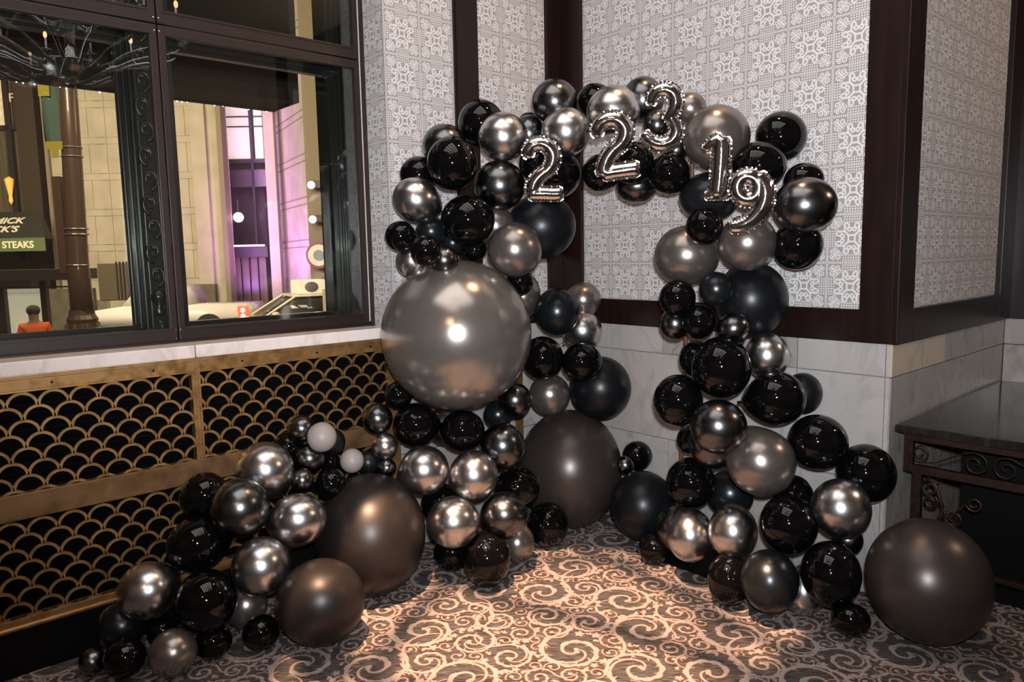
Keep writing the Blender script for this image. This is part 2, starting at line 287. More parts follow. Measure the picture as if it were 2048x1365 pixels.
BALLOONS = [
(0.225,-1.089,2.156,0.115,0.111,'G',None,'graphite chrome balloon peeking out left behind the upper black balloon, against the wallpaper'),
(0.389,-1.170,2.047,0.124,0.131,'K',None,'glossy black balloon over the left shoulder of the arch, above the chrome egg-shaped one'),
(0.295,-0.902,2.280,0.119,0.119,'K',None,'glossy black balloon highest on the left, in front of the dark wall stile'),
(0.488,-0.921,2.183,0.125,0.120,'S',None,"bright chrome silver balloon left of the first digit, on the arch's left shoulder"),
(0.480,-0.736,2.216,0.083,0.095,'G',None,'dark graphite balloon wedged between two chrome silver ones, above the first digit'),
(0.404,-0.663,2.289,0.058,0.056,'K',None,'small dark balloon edge showing behind the wedged graphite one at the arch top'),
(0.607,-0.674,2.365,0.116,0.111,'G',None,'graphite chrome balloon on the arch top in front of the corner post'),
(0.726,-0.716,2.195,0.121,0.119,'S',None,'chrome silver balloon between the first and second digits'),
(0.703,-0.475,2.374,0.095,0.091,'K',None,'black balloon tucked between the corner post and the highest silver balloon'),
(0.873,-0.530,2.294,0.132,0.123,'S',None,'chrome silver balloon directly above the tall middle digit two'),
(0.899,-0.331,2.366,0.105,0.116,'G',None,'dark graphite balloon at the very top of the arch, left of the three'),
(1.019,-0.372,2.222,0.068,0.076,'G',None,'dark graphite balloon seen through the curve of the digit three'),
(1.194,-0.347,2.277,0.079,0.075,'T',None,'pale silver balloon behind the right edge of the digit three'),
(1.331,-0.331,2.123,0.154,0.152,'T',None,'large satin champagne-silver balloon behind the digit one'),
(1.544,-0.128,2.119,0.116,0.119,'K',235,'glossy black balloon at the upper right of the arch, alone against wallpaper'),
(1.526,-0.282,1.981,0.119,0.109,'K',None,'glossy black balloon behind the top of the digit nine'),
(1.718,-0.238,1.900,0.085,0.076,'K',None,'black balloon half hidden above the large graphite balloon at the right'),
(1.787,-0.361,1.783,0.131,0.119,'G',None,'large graphite chrome balloon at the right outer edge of the arch'),
(1.287,-0.316,1.855,0.143,0.118,'D',None,'blue-black pearl balloon below the digit one'),
(1.377,-0.490,1.710,0.084,0.086,'K',None,"small glossy black balloon left of the nine's tail"),
(1.150,-0.447,1.968,0.099,0.098,'K',None,'glossy black balloon under the digit three'),
(1.132,-0.371,2.088,0.062,0.061,'G',None,'small dark graphite balloon between the three and the champagne balloon'),
(1.000,-0.531,2.027,0.101,0.104,'K',None,'black balloon in the gap between the tall two and the three'),
(0.821,-0.565,1.996,0.095,0.093,'K',None,'black balloon hanging below the left side of the tall two'),
(0.921,-0.406,1.932,0.105,0.087,'G',None,"brownish chrome balloon lowest under the arch's top, below the tall two"),
(0.629,-0.684,2.002,0.122,0.124,'K',None,'black balloon right behind the base of the first digit two'),
(0.449,-0.655,2.072,0.095,0.098,'K',None,'black balloon left behind the first digit two'),
(0.447,-0.915,1.948,0.130,0.127,'G',None,"graphite chrome balloon left of the first digit two's base"),
(0.499,-0.674,1.743,0.182,0.172,'B',None,'large matte black balloon below the first digit two'),
(0.271,-1.302,1.872,0.129,0.106,'S',-25,"egg-shaped chrome silver balloon at the arch's left edge"),
(0.130,-1.187,2.014,0.100,0.095,'K',None,'black balloon peeking out above the egg-shaped chrome one'),
(0.421,-1.105,1.773,0.134,0.125,'K',None,'glossy black balloon left of the large matte black one, with bright ceiling reflection'),
(0.387,-0.900,1.748,0.104,0.108,'T',None,'taupe balloon sliver between glossy black and taupe silver balloons'),
(0.561,-0.923,1.621,0.138,0.137,'T',None,'taupe silver pearl balloon resting above the giant silver one'),
(0.224,-1.375,1.698,0.076,0.076,'K',None,'small glossy black balloon furthest left on the left column'),
(0.255,-1.212,1.722,0.078,0.077,'D',None,'small blue-black pearl balloon right of the leftmost small black one'),
(0.466,-1.399,1.625,0.072,0.072,'K',None,'small satin black balloon foremost in the cluster above the giant silver one'),
(0.457,-1.286,1.577,0.069,0.069,'G',None,'small graphite balloon touching the top of the giant silver one'),
(0.208,-1.302,1.576,0.082,0.085,'S',-20,'small chrome balloon with warm glow under the two small black ones'),
(0.284,-1.101,1.663,0.066,0.066,'D',None,'small dark balloon in shade between small pearl and glossy black balloons'),
(0.372,-1.028,1.628,0.064,0.058,'K',None,'tiny glossy black balloon under the black balloon above the giant silver one'),
(0.385,-1.167,1.202,0.377,0.378,'C',None,"giant pearly silver balloon filling the arch's left column"),
(0.507,-0.841,1.463,0.070,0.072,'K',None,'black balloon hidden under the taupe pearl one above the giant silver balloon'),
(0.217,-0.555,1.368,0.100,0.131,'T',None,'taupe balloon behind the upper right edge of the giant silver one'),
(0.385,-0.450,1.271,0.127,0.136,'D',None,'green-black pearl balloon right of the giant silver one'),
(0.330,-0.173,1.322,0.107,0.107,'T',None,'grey pearl balloon in front of the wood corner, top of the rear cluster'),
(0.409,-0.265,1.149,0.119,0.114,'S',215,'chrome silver balloon under the grey pearl one in the rear cluster'),
(0.409,-0.592,1.023,0.117,0.122,'K',None,'black balloon touching the right side of the giant silver one'),
(0.557,-0.431,0.996,0.113,0.108,'K',None,'glossy black balloon in front of the matte blue-black one'),
(0.504,-0.219,0.815,0.179,0.186,'B',None,'large matte blue-black balloon against the marble'),
(0.380,-0.512,0.802,0.117,0.119,'T',None,'dark taupe pearl balloon above the large brown floor balloon at the back'),
(0.441,-0.832,0.825,0.091,0.093,'G',None,"small graphite chrome balloon at the giant silver one's lower right"),
(0.325,-0.854,0.732,0.079,0.079,'D',None,'dark pearl balloon in shade under the giant silver one'),
(0.401,-0.374,0.346,0.303,0.343,'N',None,'large dark taupe satin balloon on the floor in the room corner'),
(0.438,-1.188,0.721,0.113,0.105,'K',None,'black balloon beneath the bottom of the giant silver one, right of two'),
(0.291,-1.365,0.756,0.119,0.112,'K',0,'black balloon beneath the giant silver one, left of two'),
(0.216,-1.416,0.906,0.070,0.070,'K',None,"small black balloon at the giant silver one's lower left"),
(0.215,-1.542,0.806,0.075,0.076,'G',None,'small graphite balloon in front of the brass grille near the marble'),
(0.266,-1.537,0.676,0.065,0.066,'S',None,'small chrome silver balloon below the small graphite one by the grille'),
(0.290,-1.548,0.574,0.048,0.046,'G',None,'tiny graphite balloon just above the large brown-black balloon'),
(0.142,-1.908,0.807,0.063,0.063,'G',None,'small brownish graphite balloon topmost against the grille'),
(0.241,-1.857,0.775,0.067,0.069,'P',None,'small pale grey latex balloon in front of the grille'),
(0.151,-1.755,0.716,0.059,0.065,'B',None,'small dark matte balloon shape standing in for the shadow behind the pale grey one'),  # shadow of the pale balloon, modelled as a dark ball
(0.076,-1.946,0.718,0.070,0.068,'K',None,'small dark gloss balloon behind the large chrome egg-shaped one'),
(0.179,-1.894,0.668,0.072,0.072,'G',None,'small graphite balloon under the pale grey one'),
(0.271,-1.978,0.603,0.050,0.053,'G',None,'tiny chrome graphite balloon between chrome egg and small black balloon'),
(0.268,-1.836,0.552,0.070,0.075,'K',None,'small glossy brown-black balloon on top of the large brown-black one'),
(0.139,-1.767,0.616,0.047,0.053,'K',None,'tiny dark balloon between small graphite and dusty grey ones'),
(0.222,-1.697,0.626,0.057,0.059,'P',None,'small dusty grey latex balloon above the large brown-black balloon'),
(0.204,-1.599,0.593,0.058,0.061,'B',None,'small matte black balloon shape standing in for the shadow right of the dusty grey one'),  # dark ball put in for the shadow beside the dusty grey balloon
(0.190,-2.112,0.659,0.121,0.137,'S',-60,'large chrome silver egg-shaped balloon topmost of the left floor garland'),
(0.304,-2.279,0.556,0.121,0.126,'G',None,'graphite chrome balloon foremost below the chrome egg'),
(0.121,-2.360,0.586,0.102,0.102,'K',None,"glossy black balloon nearest the grille's middle bar"),
(0.391,-2.068,0.471,0.127,0.114,'S',185,'chrome silver oval balloon left of the large brown-black one'),
(0.216,-2.428,0.417,0.130,0.114,'K',5,'glossy black oval balloon against the lower grille'),
(0.436,-2.257,0.333,0.118,0.121,'S',None,'chrome silver balloon above the brown matte floor balloon'),
(0.219,-2.635,0.281,0.122,0.114,'S',20,"chrome silver oval balloon at the garland's left end"),
(0.394,-2.472,0.241,0.119,0.124,'K',None,'large glossy black balloon right of the left-end chrome oval'),
(0.142,-2.727,0.132,0.095,0.096,'D',30,'dark pearl balloon beneath the left-end chrome oval'),
(0.211,-2.854,0.058,0.048,0.054,'G',None,'tiny graphite balloon at the far left end on the carpet'),
(0.311,-2.761,0.079,0.076,0.074,'K',None,"dark satin balloon second from the garland's left end on the carpet"),
(0.433,-2.621,0.095,0.089,0.090,'T',None,'dark taupe pearl balloon foremost at the bottom left'),
(0.233,-2.599,0.101,0.060,0.058,'K',None,'small black balloon behind the foremost dark taupe one'),
(0.413,-2.461,0.072,0.072,0.068,'K',None,'black balloon in deep shade right of the foremost dark taupe one'),
(0.485,-2.294,0.076,0.074,0.071,'K',None,'small satin black balloon left of the brown matte floor balloon'),
(0.324,-2.288,0.133,0.089,0.093,'T',None,'taupe balloon in shade behind the small satin black one'),
(0.621,-2.091,0.188,0.180,0.174,'M',None,'brown-black matte floor balloon in front of the garland'),
(0.345,-1.685,0.290,0.261,0.287,'M',None,'large brown-black satin balloon at the foot of the left column'),
(0.426,-1.424,0.562,0.128,0.120,'S',200,'chrome silver balloon left of the middle chrome one in the base cluster'),
(0.252,-1.149,0.710,0.110,0.105,'S',None,'silver balloon glimpsed between two black ones under the giant silver one'),
(0.581,-1.238,0.532,0.119,0.122,'S',None,'chrome silver balloon in the centre of the base cluster'),
(0.575,-1.042,0.639,0.114,0.117,'G',None,'graphite pearl balloon upper right in the base cluster'),
(0.541,-0.915,0.389,0.120,0.105,'K',None,'glossy black balloon in front of the large dark taupe corner balloon'),
(0.579,-1.366,0.328,0.127,0.123,'S',None,'warm-lit chrome silver balloon lowest of three in the base cluster'),
(0.681,-1.133,0.331,0.115,0.112,'G',None,'brownish graphite balloon right of the warm-lit chrome one'),
(0.539,-0.694,0.125,0.112,0.122,'K',None,'black balloon rightmost on the carpet in the base cluster'),
(0.573,-0.954,0.104,0.091,0.101,'T',None,'taupe balloon on the carpet between two black ones'),
(0.680,-1.247,0.138,0.114,0.134,'K',None,'glossy black upright balloon standing foremost on the carpet in the centre'),
(0.427,-1.265,0.099,0.096,0.093,'K',None,'black balloon in shade on the carpet under the warm-lit chrome one'),
(0.390,-1.300,0.356,0.100,0.103,'K',None,'black balloon in shade behind the warm-lit chrome one'),
(1.708,-0.259,1.617,0.108,0.111,'K',None,'glossy black balloon under the large graphite one at the right edge'),
(1.232,-0.417,1.579,0.154,0.143,'T',None,'large taupe silver pearl balloon on the inner side of the right column'),
(1.530,-0.379,1.631,0.129,0.128,'T',None,"grey taupe pearl balloon below the nine's tail"),
(1.460,-0.216,1.362,0.170,0.181,'B',None,'large matte blue-black balloon behind the right column'),
(1.255,-0.522,1.379,0.085,0.087,'K',None,'small glossy black balloon under the large taupe one in the right column'),
(1.404,-0.430,1.421,0.078,0.081,'D',None,'small dark pearl balloon in front of the large matte black one'),
(1.198,-0.460,1.250,0.073,0.077,'G',None,'small graphite balloon below the inner small black one, right column'),
(1.335,-0.462,1.268,0.077,0.082,'K',None,'small satin black balloon between the two small graphite ones'),
(1.480,-0.401,1.241,0.080,0.071,'G',-60,'small graphite teardrop balloon below the large matte black one'),
(1.569,-0.255,1.106,0.100,0.110,'S',None,'chrome silver balloon on the right side of the right column'),
(1.283,-0.408,1.081,0.080,0.089,'K',None,'black balloon peeking out left behind the big glossy black one'),
(1.469,-0.479,1.067,0.134,0.142,'K',None,'big glossy black balloon midway down the right column'),
(1.288,-0.555,0.900,0.115,0.122,'K',None,'glossy black balloon sticking out left of the right column'),
(1.654,-0.330,0.926,0.141,0.122,'K',190,'glossy black wide balloon right of the graphite one midway down'),
(1.688,-0.133,0.926,0.087,0.096,'B',None,'dark grey matte balloon close to the marble behind the wide black one'),
(1.524,-0.583,0.816,0.125,0.122,'G',None,'brownish graphite chrome balloon under the big glossy black one'),
(1.402,-0.414,0.686,0.127,0.123,'G',None,'second graphite balloon directly beneath the brownish graphite one'),
(1.236,-0.382,0.668,0.065,0.069,'K',None,'small black balloon behind the left edge of the stacked graphite pair'),
(1.650,-0.438,0.653,0.147,0.167,'T',120,'large taupe silver pearl balloon low on the right column'),
(1.823,-0.253,0.737,0.129,0.124,'K',None,'glossy black balloon right of the large low taupe one'),
(1.996,-0.150,0.607,0.124,0.131,'K',None,'glossy black balloon nearest the table'),
(0.692,-0.112,0.426,0.086,0.086,'K',None,'small black balloon against marble between the columns'),
(0.706,-0.241,0.400,0.053,0.053,'G',None,'tiny graphite balloon touching the small black one by the marble'),
(0.872,-0.290,0.216,0.178,0.190,'B',None,'large matte black balloon on the carpet at the left foot of right column'),
(1.263,-0.409,0.460,0.120,0.126,'K',None,'glossy black balloon above the left chrome pair in the right base'),
(1.380,-0.245,0.393,0.117,0.117,'D',None,'dark pearl balloon under the large low taupe one'),
(1.734,-0.294,0.478,0.090,0.094,'K',None,'black balloon in shade behind the right base cluster'),
(1.177,-0.415,0.202,0.097,0.111,'G',None,'graphite balloon edge left behind the chrome pair'),
(1.337,-0.521,0.242,0.112,0.128,'S',None,'left chrome balloon of the touching pair in the right base'),
(1.558,-0.504,0.316,0.110,0.125,'S',None,'right chrome balloon of the touching pair in the right base'),
(1.804,-0.460,0.406,0.121,0.128,'K',None,'glossy black balloon in the middle of the right base cluster'),
(1.975,-0.341,0.489,0.122,0.128,'S',None,'chrome silver balloon between glossy black one and the table'),
(1.078,-0.461,0.080,0.081,0.077,'K',None,'small black balloon on the carpet at the left tip of the right base'),
(1.587,-0.582,0.120,0.094,0.117,'K',None,'black balloon on the carpet left of the dark graphite one'),
(1.795,-0.596,0.186,0.120,0.133,'D',None,'dark graphite pearl balloon foremost on the carpet in the right base'),
(1.865,-0.429,0.112,0.078,0.109,'S',None,'silver balloon in shade between graphite and black on the carpet'),
(1.999,-0.469,0.244,0.120,0.135,'K',None,'glossy black balloon left of the large taupe floor balloon'),
(1.968,-0.249,0.323,0.065,0.069,'G',None,'small brown graphite balloon behind the black one by the large taupe floor balloon'),
(2.102,-0.501,0.092,0.075,0.068,'K',None,'small satin black balloon lowest at the right on the carpet'),
(2.310,-0.289,0.260,0.231,0.246,'N',None,'large taupe matte balloon on the carpet in front of the table')]
DIGITS = [('two', [0.72, -0.883, 2.002],
 [0.6969, 0.7172, -0.0],
 [0.0788, -0.0765, 0.994],
 [[(-0.0584, 0.0659, 0.0223), (-0.0626, 0.086, 0.0273), (-0.0462, 0.1122, 0.0298), (-0.0141, 0.1224, 0.031), (0.0223, 0.1149, 0.0322), (0.0516, 0.0833, 0.0335), (0.0557, 0.0432, 0.0335), (0.0346, 0.0035, 0.0322), (-0.0071, -0.0269, 0.0322), (-0.0353, -0.0623, 0.0322), (-0.0451, -0.0938, 0.0322)],
 [(-0.05, -0.1118, 0.031), (0.0101, -0.1132, 0.0322), (0.0563, -0.1164, 0.031), (0.0887, -0.1149, 0.0298)]], 'first silver foil digit two, lowest and furthest left on the arch'), ('two', [1.009, -0.695, 2.087],
 [0.7612, 0.6485, -0.0],
 [0.0875, -0.1027, 0.9909],
 [[(-0.0703, 0.0621, 0.0245), (-0.0723, 0.0879, 0.0293), (-0.0544, 0.1128, 0.0318), (-0.0191, 0.1284, 0.0342), (0.0203, 0.1246, 0.0367), (0.051, 0.0958, 0.0367), (0.0576, 0.0571, 0.0367), (0.0378, 0.0192, 0.0355), (-0.002, -0.0139, 0.0342), (-0.0288, -0.052, 0.0342), (-0.0424, -0.0909, 0.0342), (-0.0425, -0.1129, 0.0342)],
 [(-0.0336, -0.1154, 0.0342), (0.02, -0.1084, 0.0342), (0.0689, -0.1034, 0.0342), (0.1088, -0.1004, 0.0355)]], 'second silver foil digit two, tall and just right of the arch top middle'), ('three', [1.239, -0.612, 2.202],
 [0.8019, 0.5974, -0.0],
 [0.1013, -0.136, 0.9855],
 [[(-0.057, 0.0634, 0.0192), (-0.0507, 0.0916, 0.0228), (-0.0297, 0.1127, 0.0265), (0.0037, 0.1188, 0.0289), (0.0371, 0.1027, 0.0301), (0.0519, 0.0694, 0.0313), (0.0439, 0.0332, 0.0289), (0.0253, 0.0055, 0.024), (0.0086, -0.01, 0.0168)],
 [(0.0275, -0.0028, 0.0216), (0.0488, -0.0369, 0.0265), (0.0554, -0.0704, 0.0301), (0.0346, -0.1028, 0.0313), (-0.0035, -0.1177, 0.0313), (-0.0419, -0.1096, 0.0301), (-0.0719, -0.0872, 0.0265), (-0.0847, -0.0698, 0.0216)]], 'silver foil digit three at the top of the arch'), ('one', [1.484, -0.56, 1.954],
 [0.8402, 0.5424, -0.0],
 [0.0562, -0.087, 0.9946],
 [[(0.0179, 0.1152, 0.0348), (0.0163, 0.0474, 0.0371), (0.0122, -0.0316, 0.0371), (0.0053, -0.1033, 0.0371)],
 [(0.0101, 0.1209, 0.0278), (-0.0209, 0.107, 0.0255), (-0.0468, 0.0849, 0.0185)],
 [(-0.0421, -0.1149, 0.0162), (0.0028, -0.1139, 0.0185), (0.0449, -0.1182, 0.0162)]], 'silver foil digit one hanging right of the champagne balloon'), ('nine', [1.644, -0.555, 1.833],
 [0.8618, 0.5072, -0.0],
 [0.0355, -0.0603, 0.9975],
 [[(0.0331, 0.0254, 0.0305), (0.0277, 0.0021, 0.0305), (0.0119, -0.0146, 0.0305), (-0.01, -0.0201, 0.0305), (-0.0322, -0.0129, 0.0305), (-0.0488, 0.0053, 0.0305), (-0.0551, 0.0294, 0.0305), (-0.0495, 0.0528, 0.0305), (-0.0336, 0.0694, 0.0305), (-0.0117, 0.0747, 0.0305), (0.0104, 0.0673, 0.0305), (0.0267, 0.0493, 0.0305), (0.0331, 0.0254, 0.0305)],
 [(0.0332, 0.0689, 0.0293), (0.0563, 0.027, 0.0338), (0.0598, -0.0193, 0.0361), (0.0434, -0.0651, 0.0361), (0.0091, -0.1055, 0.0338), (-0.0359, -0.1303, 0.0316), (-0.0715, -0.1346, 0.0248)]], 'silver foil digit nine at the right end of the number row')]
EXT = [('wall', -15.245, -13.575, -4.848, 13.953, 25, 0.6, 'cream', 'cream_building'),
('wall', -13.325, -11.939, 1.542, 13.927, 25, 0.6, 'cream', 'cream_building'),
('wall', -12.17, -9.59, -4.92, 13.894, 25, 0.6, 'cream', 'cream_building'),
('wall', -14.181, -12.727, -4.88, 0.315, 25, 0.6, 'cream', 'cream_building'),
('reveal', -15.252, -15.137, -4.792, 13.894, 24.85, 0.5, 'tan', 'cream_building'),
('pilaster', -14.708, -14.383, 0.729, 13.901, 24.88, 0.4, 'cream', 'cream_building'),
('pilaster', -10.432, -9.945, 0.796, 13.812, 24.85, 0.4, 'cream', 'cream_building'),
('pilaster', -9.546, -9.382, -4.894, 13.773, 24.8, 0.5, 'tan', 'cream_building'),
('plinth', -16.34, -14.023, -4.778, 0.73, 24.75, 0.4, 'stone', 'cream_building'),
('plinth', -12.58, -9.907, -4.855, 0.791, 24.75, 0.4, 'stone', 'cream_building'),
('grille_window', -13.885, -12.456, 0.318, 1.542, 24.95, 0.1, 'bronze', 'cream_building'),
('wall', -22.831, -15.976, -5.071, 14.619, 26.2, 0.4, 'darkbrown', 'restaurant_front'),
('window_pane', -17.925, -16.941, 6.262, 7.842, 25.9, 0.1, 'picture', 'restaurant_front'),
('window_pane', -16.774, -16.264, 6.245, 7.776, 25.9, 0.1, 'picture', 'restaurant_front'),
('mullion', -17.087, -16.916, 1.731, 7.921, 25.8, 0.15, 'darkwood', 'restaurant_front'),
('mullion', -16.582, -15.928, -4.979, 7.856, 25.6, 0.3, 'darkbrown', 'restaurant_front'),
('spandrel', -22.354, -16.248, 6.129, 6.278, 25.8, 0.15, 'darkwood', 'restaurant_front'),
('curtain', -18.576, -17.234, 3.382, 6.133, 26.0, 0.1, 'curtain', 'restaurant_front'),
('curtain', -17.062, -16.476, 3.361, 6.113, 26.0, 0.1, 'curtain', 'restaurant_front'),
('shop_window', -18.895, -16.591, 1.39, 2.032, 26.0, 0.1, 'curtain', 'restaurant_front'),
('wall', -10.74, -8.757, -5.751, 15.328, 28, 0.4, 'entry', 'purple_entrance'),
('lit_window', -10.221, -9.136, 5.172, 7.079, 27, 0.1, 'litwin', 'purple_entrance'),
('lit_window', -9.047, -8.762, 5.158, 7.064, 27, 0.1, 'litwin', 'purple_entrance'),
('mullion', -9.19, -9.101, 2.022, 7.185, 26.9, 0.1, 'darkwood', 'purple_entrance'),
('mullion', -10.166, -8.63, 6.599, 6.634, 26.85, 0.1, 'darkwood', 'purple_entrance'),
('mullion', -10.188, -8.65, 6.256, 6.29, 26.85, 0.1, 'darkwood', 'purple_entrance'),
('lintel', -10.321, -8.647, 5.015, 5.155, 26.9, 0.2, 'darkwood', 'purple_entrance'),
('lintel', -10.36, -8.682, 4.175, 4.771, 26.9, 0.2, 'entry', 'purple_entrance'),
('light_bar', -10.084, -8.661, 2.043, 2.104, 26.2, 0.1, 'purplelight', 'purple_entrance'),
('lintel', -10.137, -8.583, 1.667, 2.017, 26.3, 0.2, 'darkwood', 'purple_entrance'),
('door_leaf', -10.228, -9.977, 0.014, 1.678, 26.6, 0.1, 'doorwood', 'purple_entrance'),
('door_leaf', -9.923, -9.672, 0.009, 1.673, 26.6, 0.1, 'doorwood', 'purple_entrance'),
('door_leaf', -9.618, -9.367, 0.003, 1.667, 26.6, 0.1, 'doorwood', 'purple_entrance'),
('door_leaf', -9.313, -9.062, -0.003, 1.661, 26.6, 0.1, 'doorwood', 'purple_entrance'),
('door_leaf', -9.008, -8.757, -0.009, 1.655, 26.6, 0.1, 'doorwood', 'purple_entrance'),
('door_frame', -10.279, -10.19, 0.024, 1.681, 26.5, 0.1, 'darkwood', 'purple_entrance'),
('jamb', -8.395, -8.052, 0.025, 11.837, 26.0, 0.3, 'cream', 'purple_entrance'),
('shaft', -4.135, -2.897, -2.912, 9.894, 17, 0.8, 'cream', 'right_cream_column'),
('plinth', -4.317, -3.068, -2.886, 0.882, 16.9, 0.9, 'cream', 'right_cream_column'),
('roof', -10.203, -8.3, 1.274, 1.481, 14, 0.9, 'darkmetal', 'bus_shelter'),
('panel', -9.803, -9.096, -0.074, 1.112, 14.3, 0.06, 'whitepanel', 'bus_shelter'),
('post', -9.879, -9.735, -0.055, 1.123, 14.2, 0.1, 'darkmetal', 'bus_shelter'),
('post', -9.044, -8.929, -0.07, 1.261, 14.2, 0.1, 'darkmetal', 'bus_shelter'),
('rail', -10.3, -8.351, 1.13, 1.158, 14.1, 0.05, 'darkmetal', 'bus_shelter')]
EP = {'awt': (-16.322, 24, 3.239), 'awr': (-15.026, 24, 3.215), 'awb': (-14.334, 23, 2.371), 'awv': (-14.34, 23, 1.973), 'awl': (-17.601, 24, 3.263), 'mick': (-16.147, 23.5, 2.96), 'micks': (-16.252, 23.5, 2.698), 'steaks': (-15.64, 22.9, 2.187), 'pole0': (-6.285, 11, 4.001), 'pole1': (-6.409, 11, 1.343), 'base': (-6.452, 11, 0.673), 'bannertl': (-6.664, 10.9, 4.126), 'bannerbr': (-6.463, 10.9, 3.356), 'taxi': (-5.749, 20, -0.063), 'truck': (-7.525, 19, 0.059), 'truck2': (-9.632, 18, 0.188), 'person': (-8.429, 13, 0.785), 'globe': (-9.58, 26, 3.054), 'lamp1': (-6.118, 24, 3.853), 'lamp2': (-6.122, 24, 2.796), 'sign': (-6.064, 24, 1.679), 'goldlamp': (-16.994, 25.6, 4.097), 'pinkL': (-8.84, 28, 3.783), 'pinkM': (-6.346, 24, 3.448), 'pinkR': (-5.739, 24, 3.437)}
# ================================================================= SETTING
def st(name, dims, mat, **k): return B(name, dims, M[mat] if isinstance(mat, str) else mat, kind='structure', **k)
ZM, ZJ, ZW, H = 1.172, 1.024, 1.322, 4.6
XR, YF, YA, YP = 6.2, -6.5, 1.61, -1.286
# carpet floor
def carpet_mat():
    m, nt, b = newmat('carpet_ground'); X.nt = nt
    g = nt.nodes.new('ShaderNodeNewGeometry'); sp = nt.nodes.new('ShaderNodeSeparateXYZ'); nt.links.new(g.outputs['Position'], sp.inputs[0])
    x, y = X(sp.outputs[0]), X(sp.outputs[1])
    n = nt.nodes.new('ShaderNodeTexNoise'); n.inputs['Scale'].default_value = 1.0
    cmb = nt.nodes.new('ShaderNodeCombineXYZ'); nt.links.new((x * 12.0 + y * 12.0).v, cmb.inputs[0]); nt.links.new(((y - x) * 150.0).v, cmb.inputs[1])
    nt.links.new(cmb.outputs[0], n.inputs['Vector']); n.inputs['Detail'].default_value = 2
    k = ((X(n.outputs['Fac']) - 0.42) * 6.0).mx(0.0).mn(1.0)
    nt.links.new(mixc(nt, k, (0.030, 0.027, 0.026), (0.095, 0.088, 0.085)), b.inputs['Base Color'])
    b.inputs['Roughness'].default_value = 0.95; b.inputs['Specular IOR Level'].default_value = 0.1
    return m
M['carpet'] = carpet_mat()
M['pile_l'] = two_tone('carpet_cream_pile', (0.22, 0.185, 0.175), (0.32, 0.275, 0.26), 260, 0.95, detail=2)
M['pile_d'] = two_tone('carpet_brown_pile', (0.13, 0.048, 0.019), (0.20, 0.080, 0.033), 300, 0.95, detail=2)
floor = st('floor', (-0.8, XR, YF, YA + 2.2, -0.08, 0.0), 'carpet')
def ribbon(bm, pts, ws, z):
    n = len(pts); prev = None
    for i in range(n):
        a = pts[max(i - 1, 0)]; b = pts[min(i + 1, n - 1)]
        dx, dy = b[0] - a[0], b[1] - a[1]; l = math.hypot(dx, dy) or 1
        nx, ny = -dy / l * ws[i], dx / l * ws[i]
        cur = (bm.verts.new((pts[i][0] + nx, pts[i][1] + ny, z)), bm.verts.new((pts[i][0] - nx, pts[i][1] - ny, z)))
        if prev: bm.faces.new((prev[0], prev[1], cur[1], cur[0]))
        prev = cur
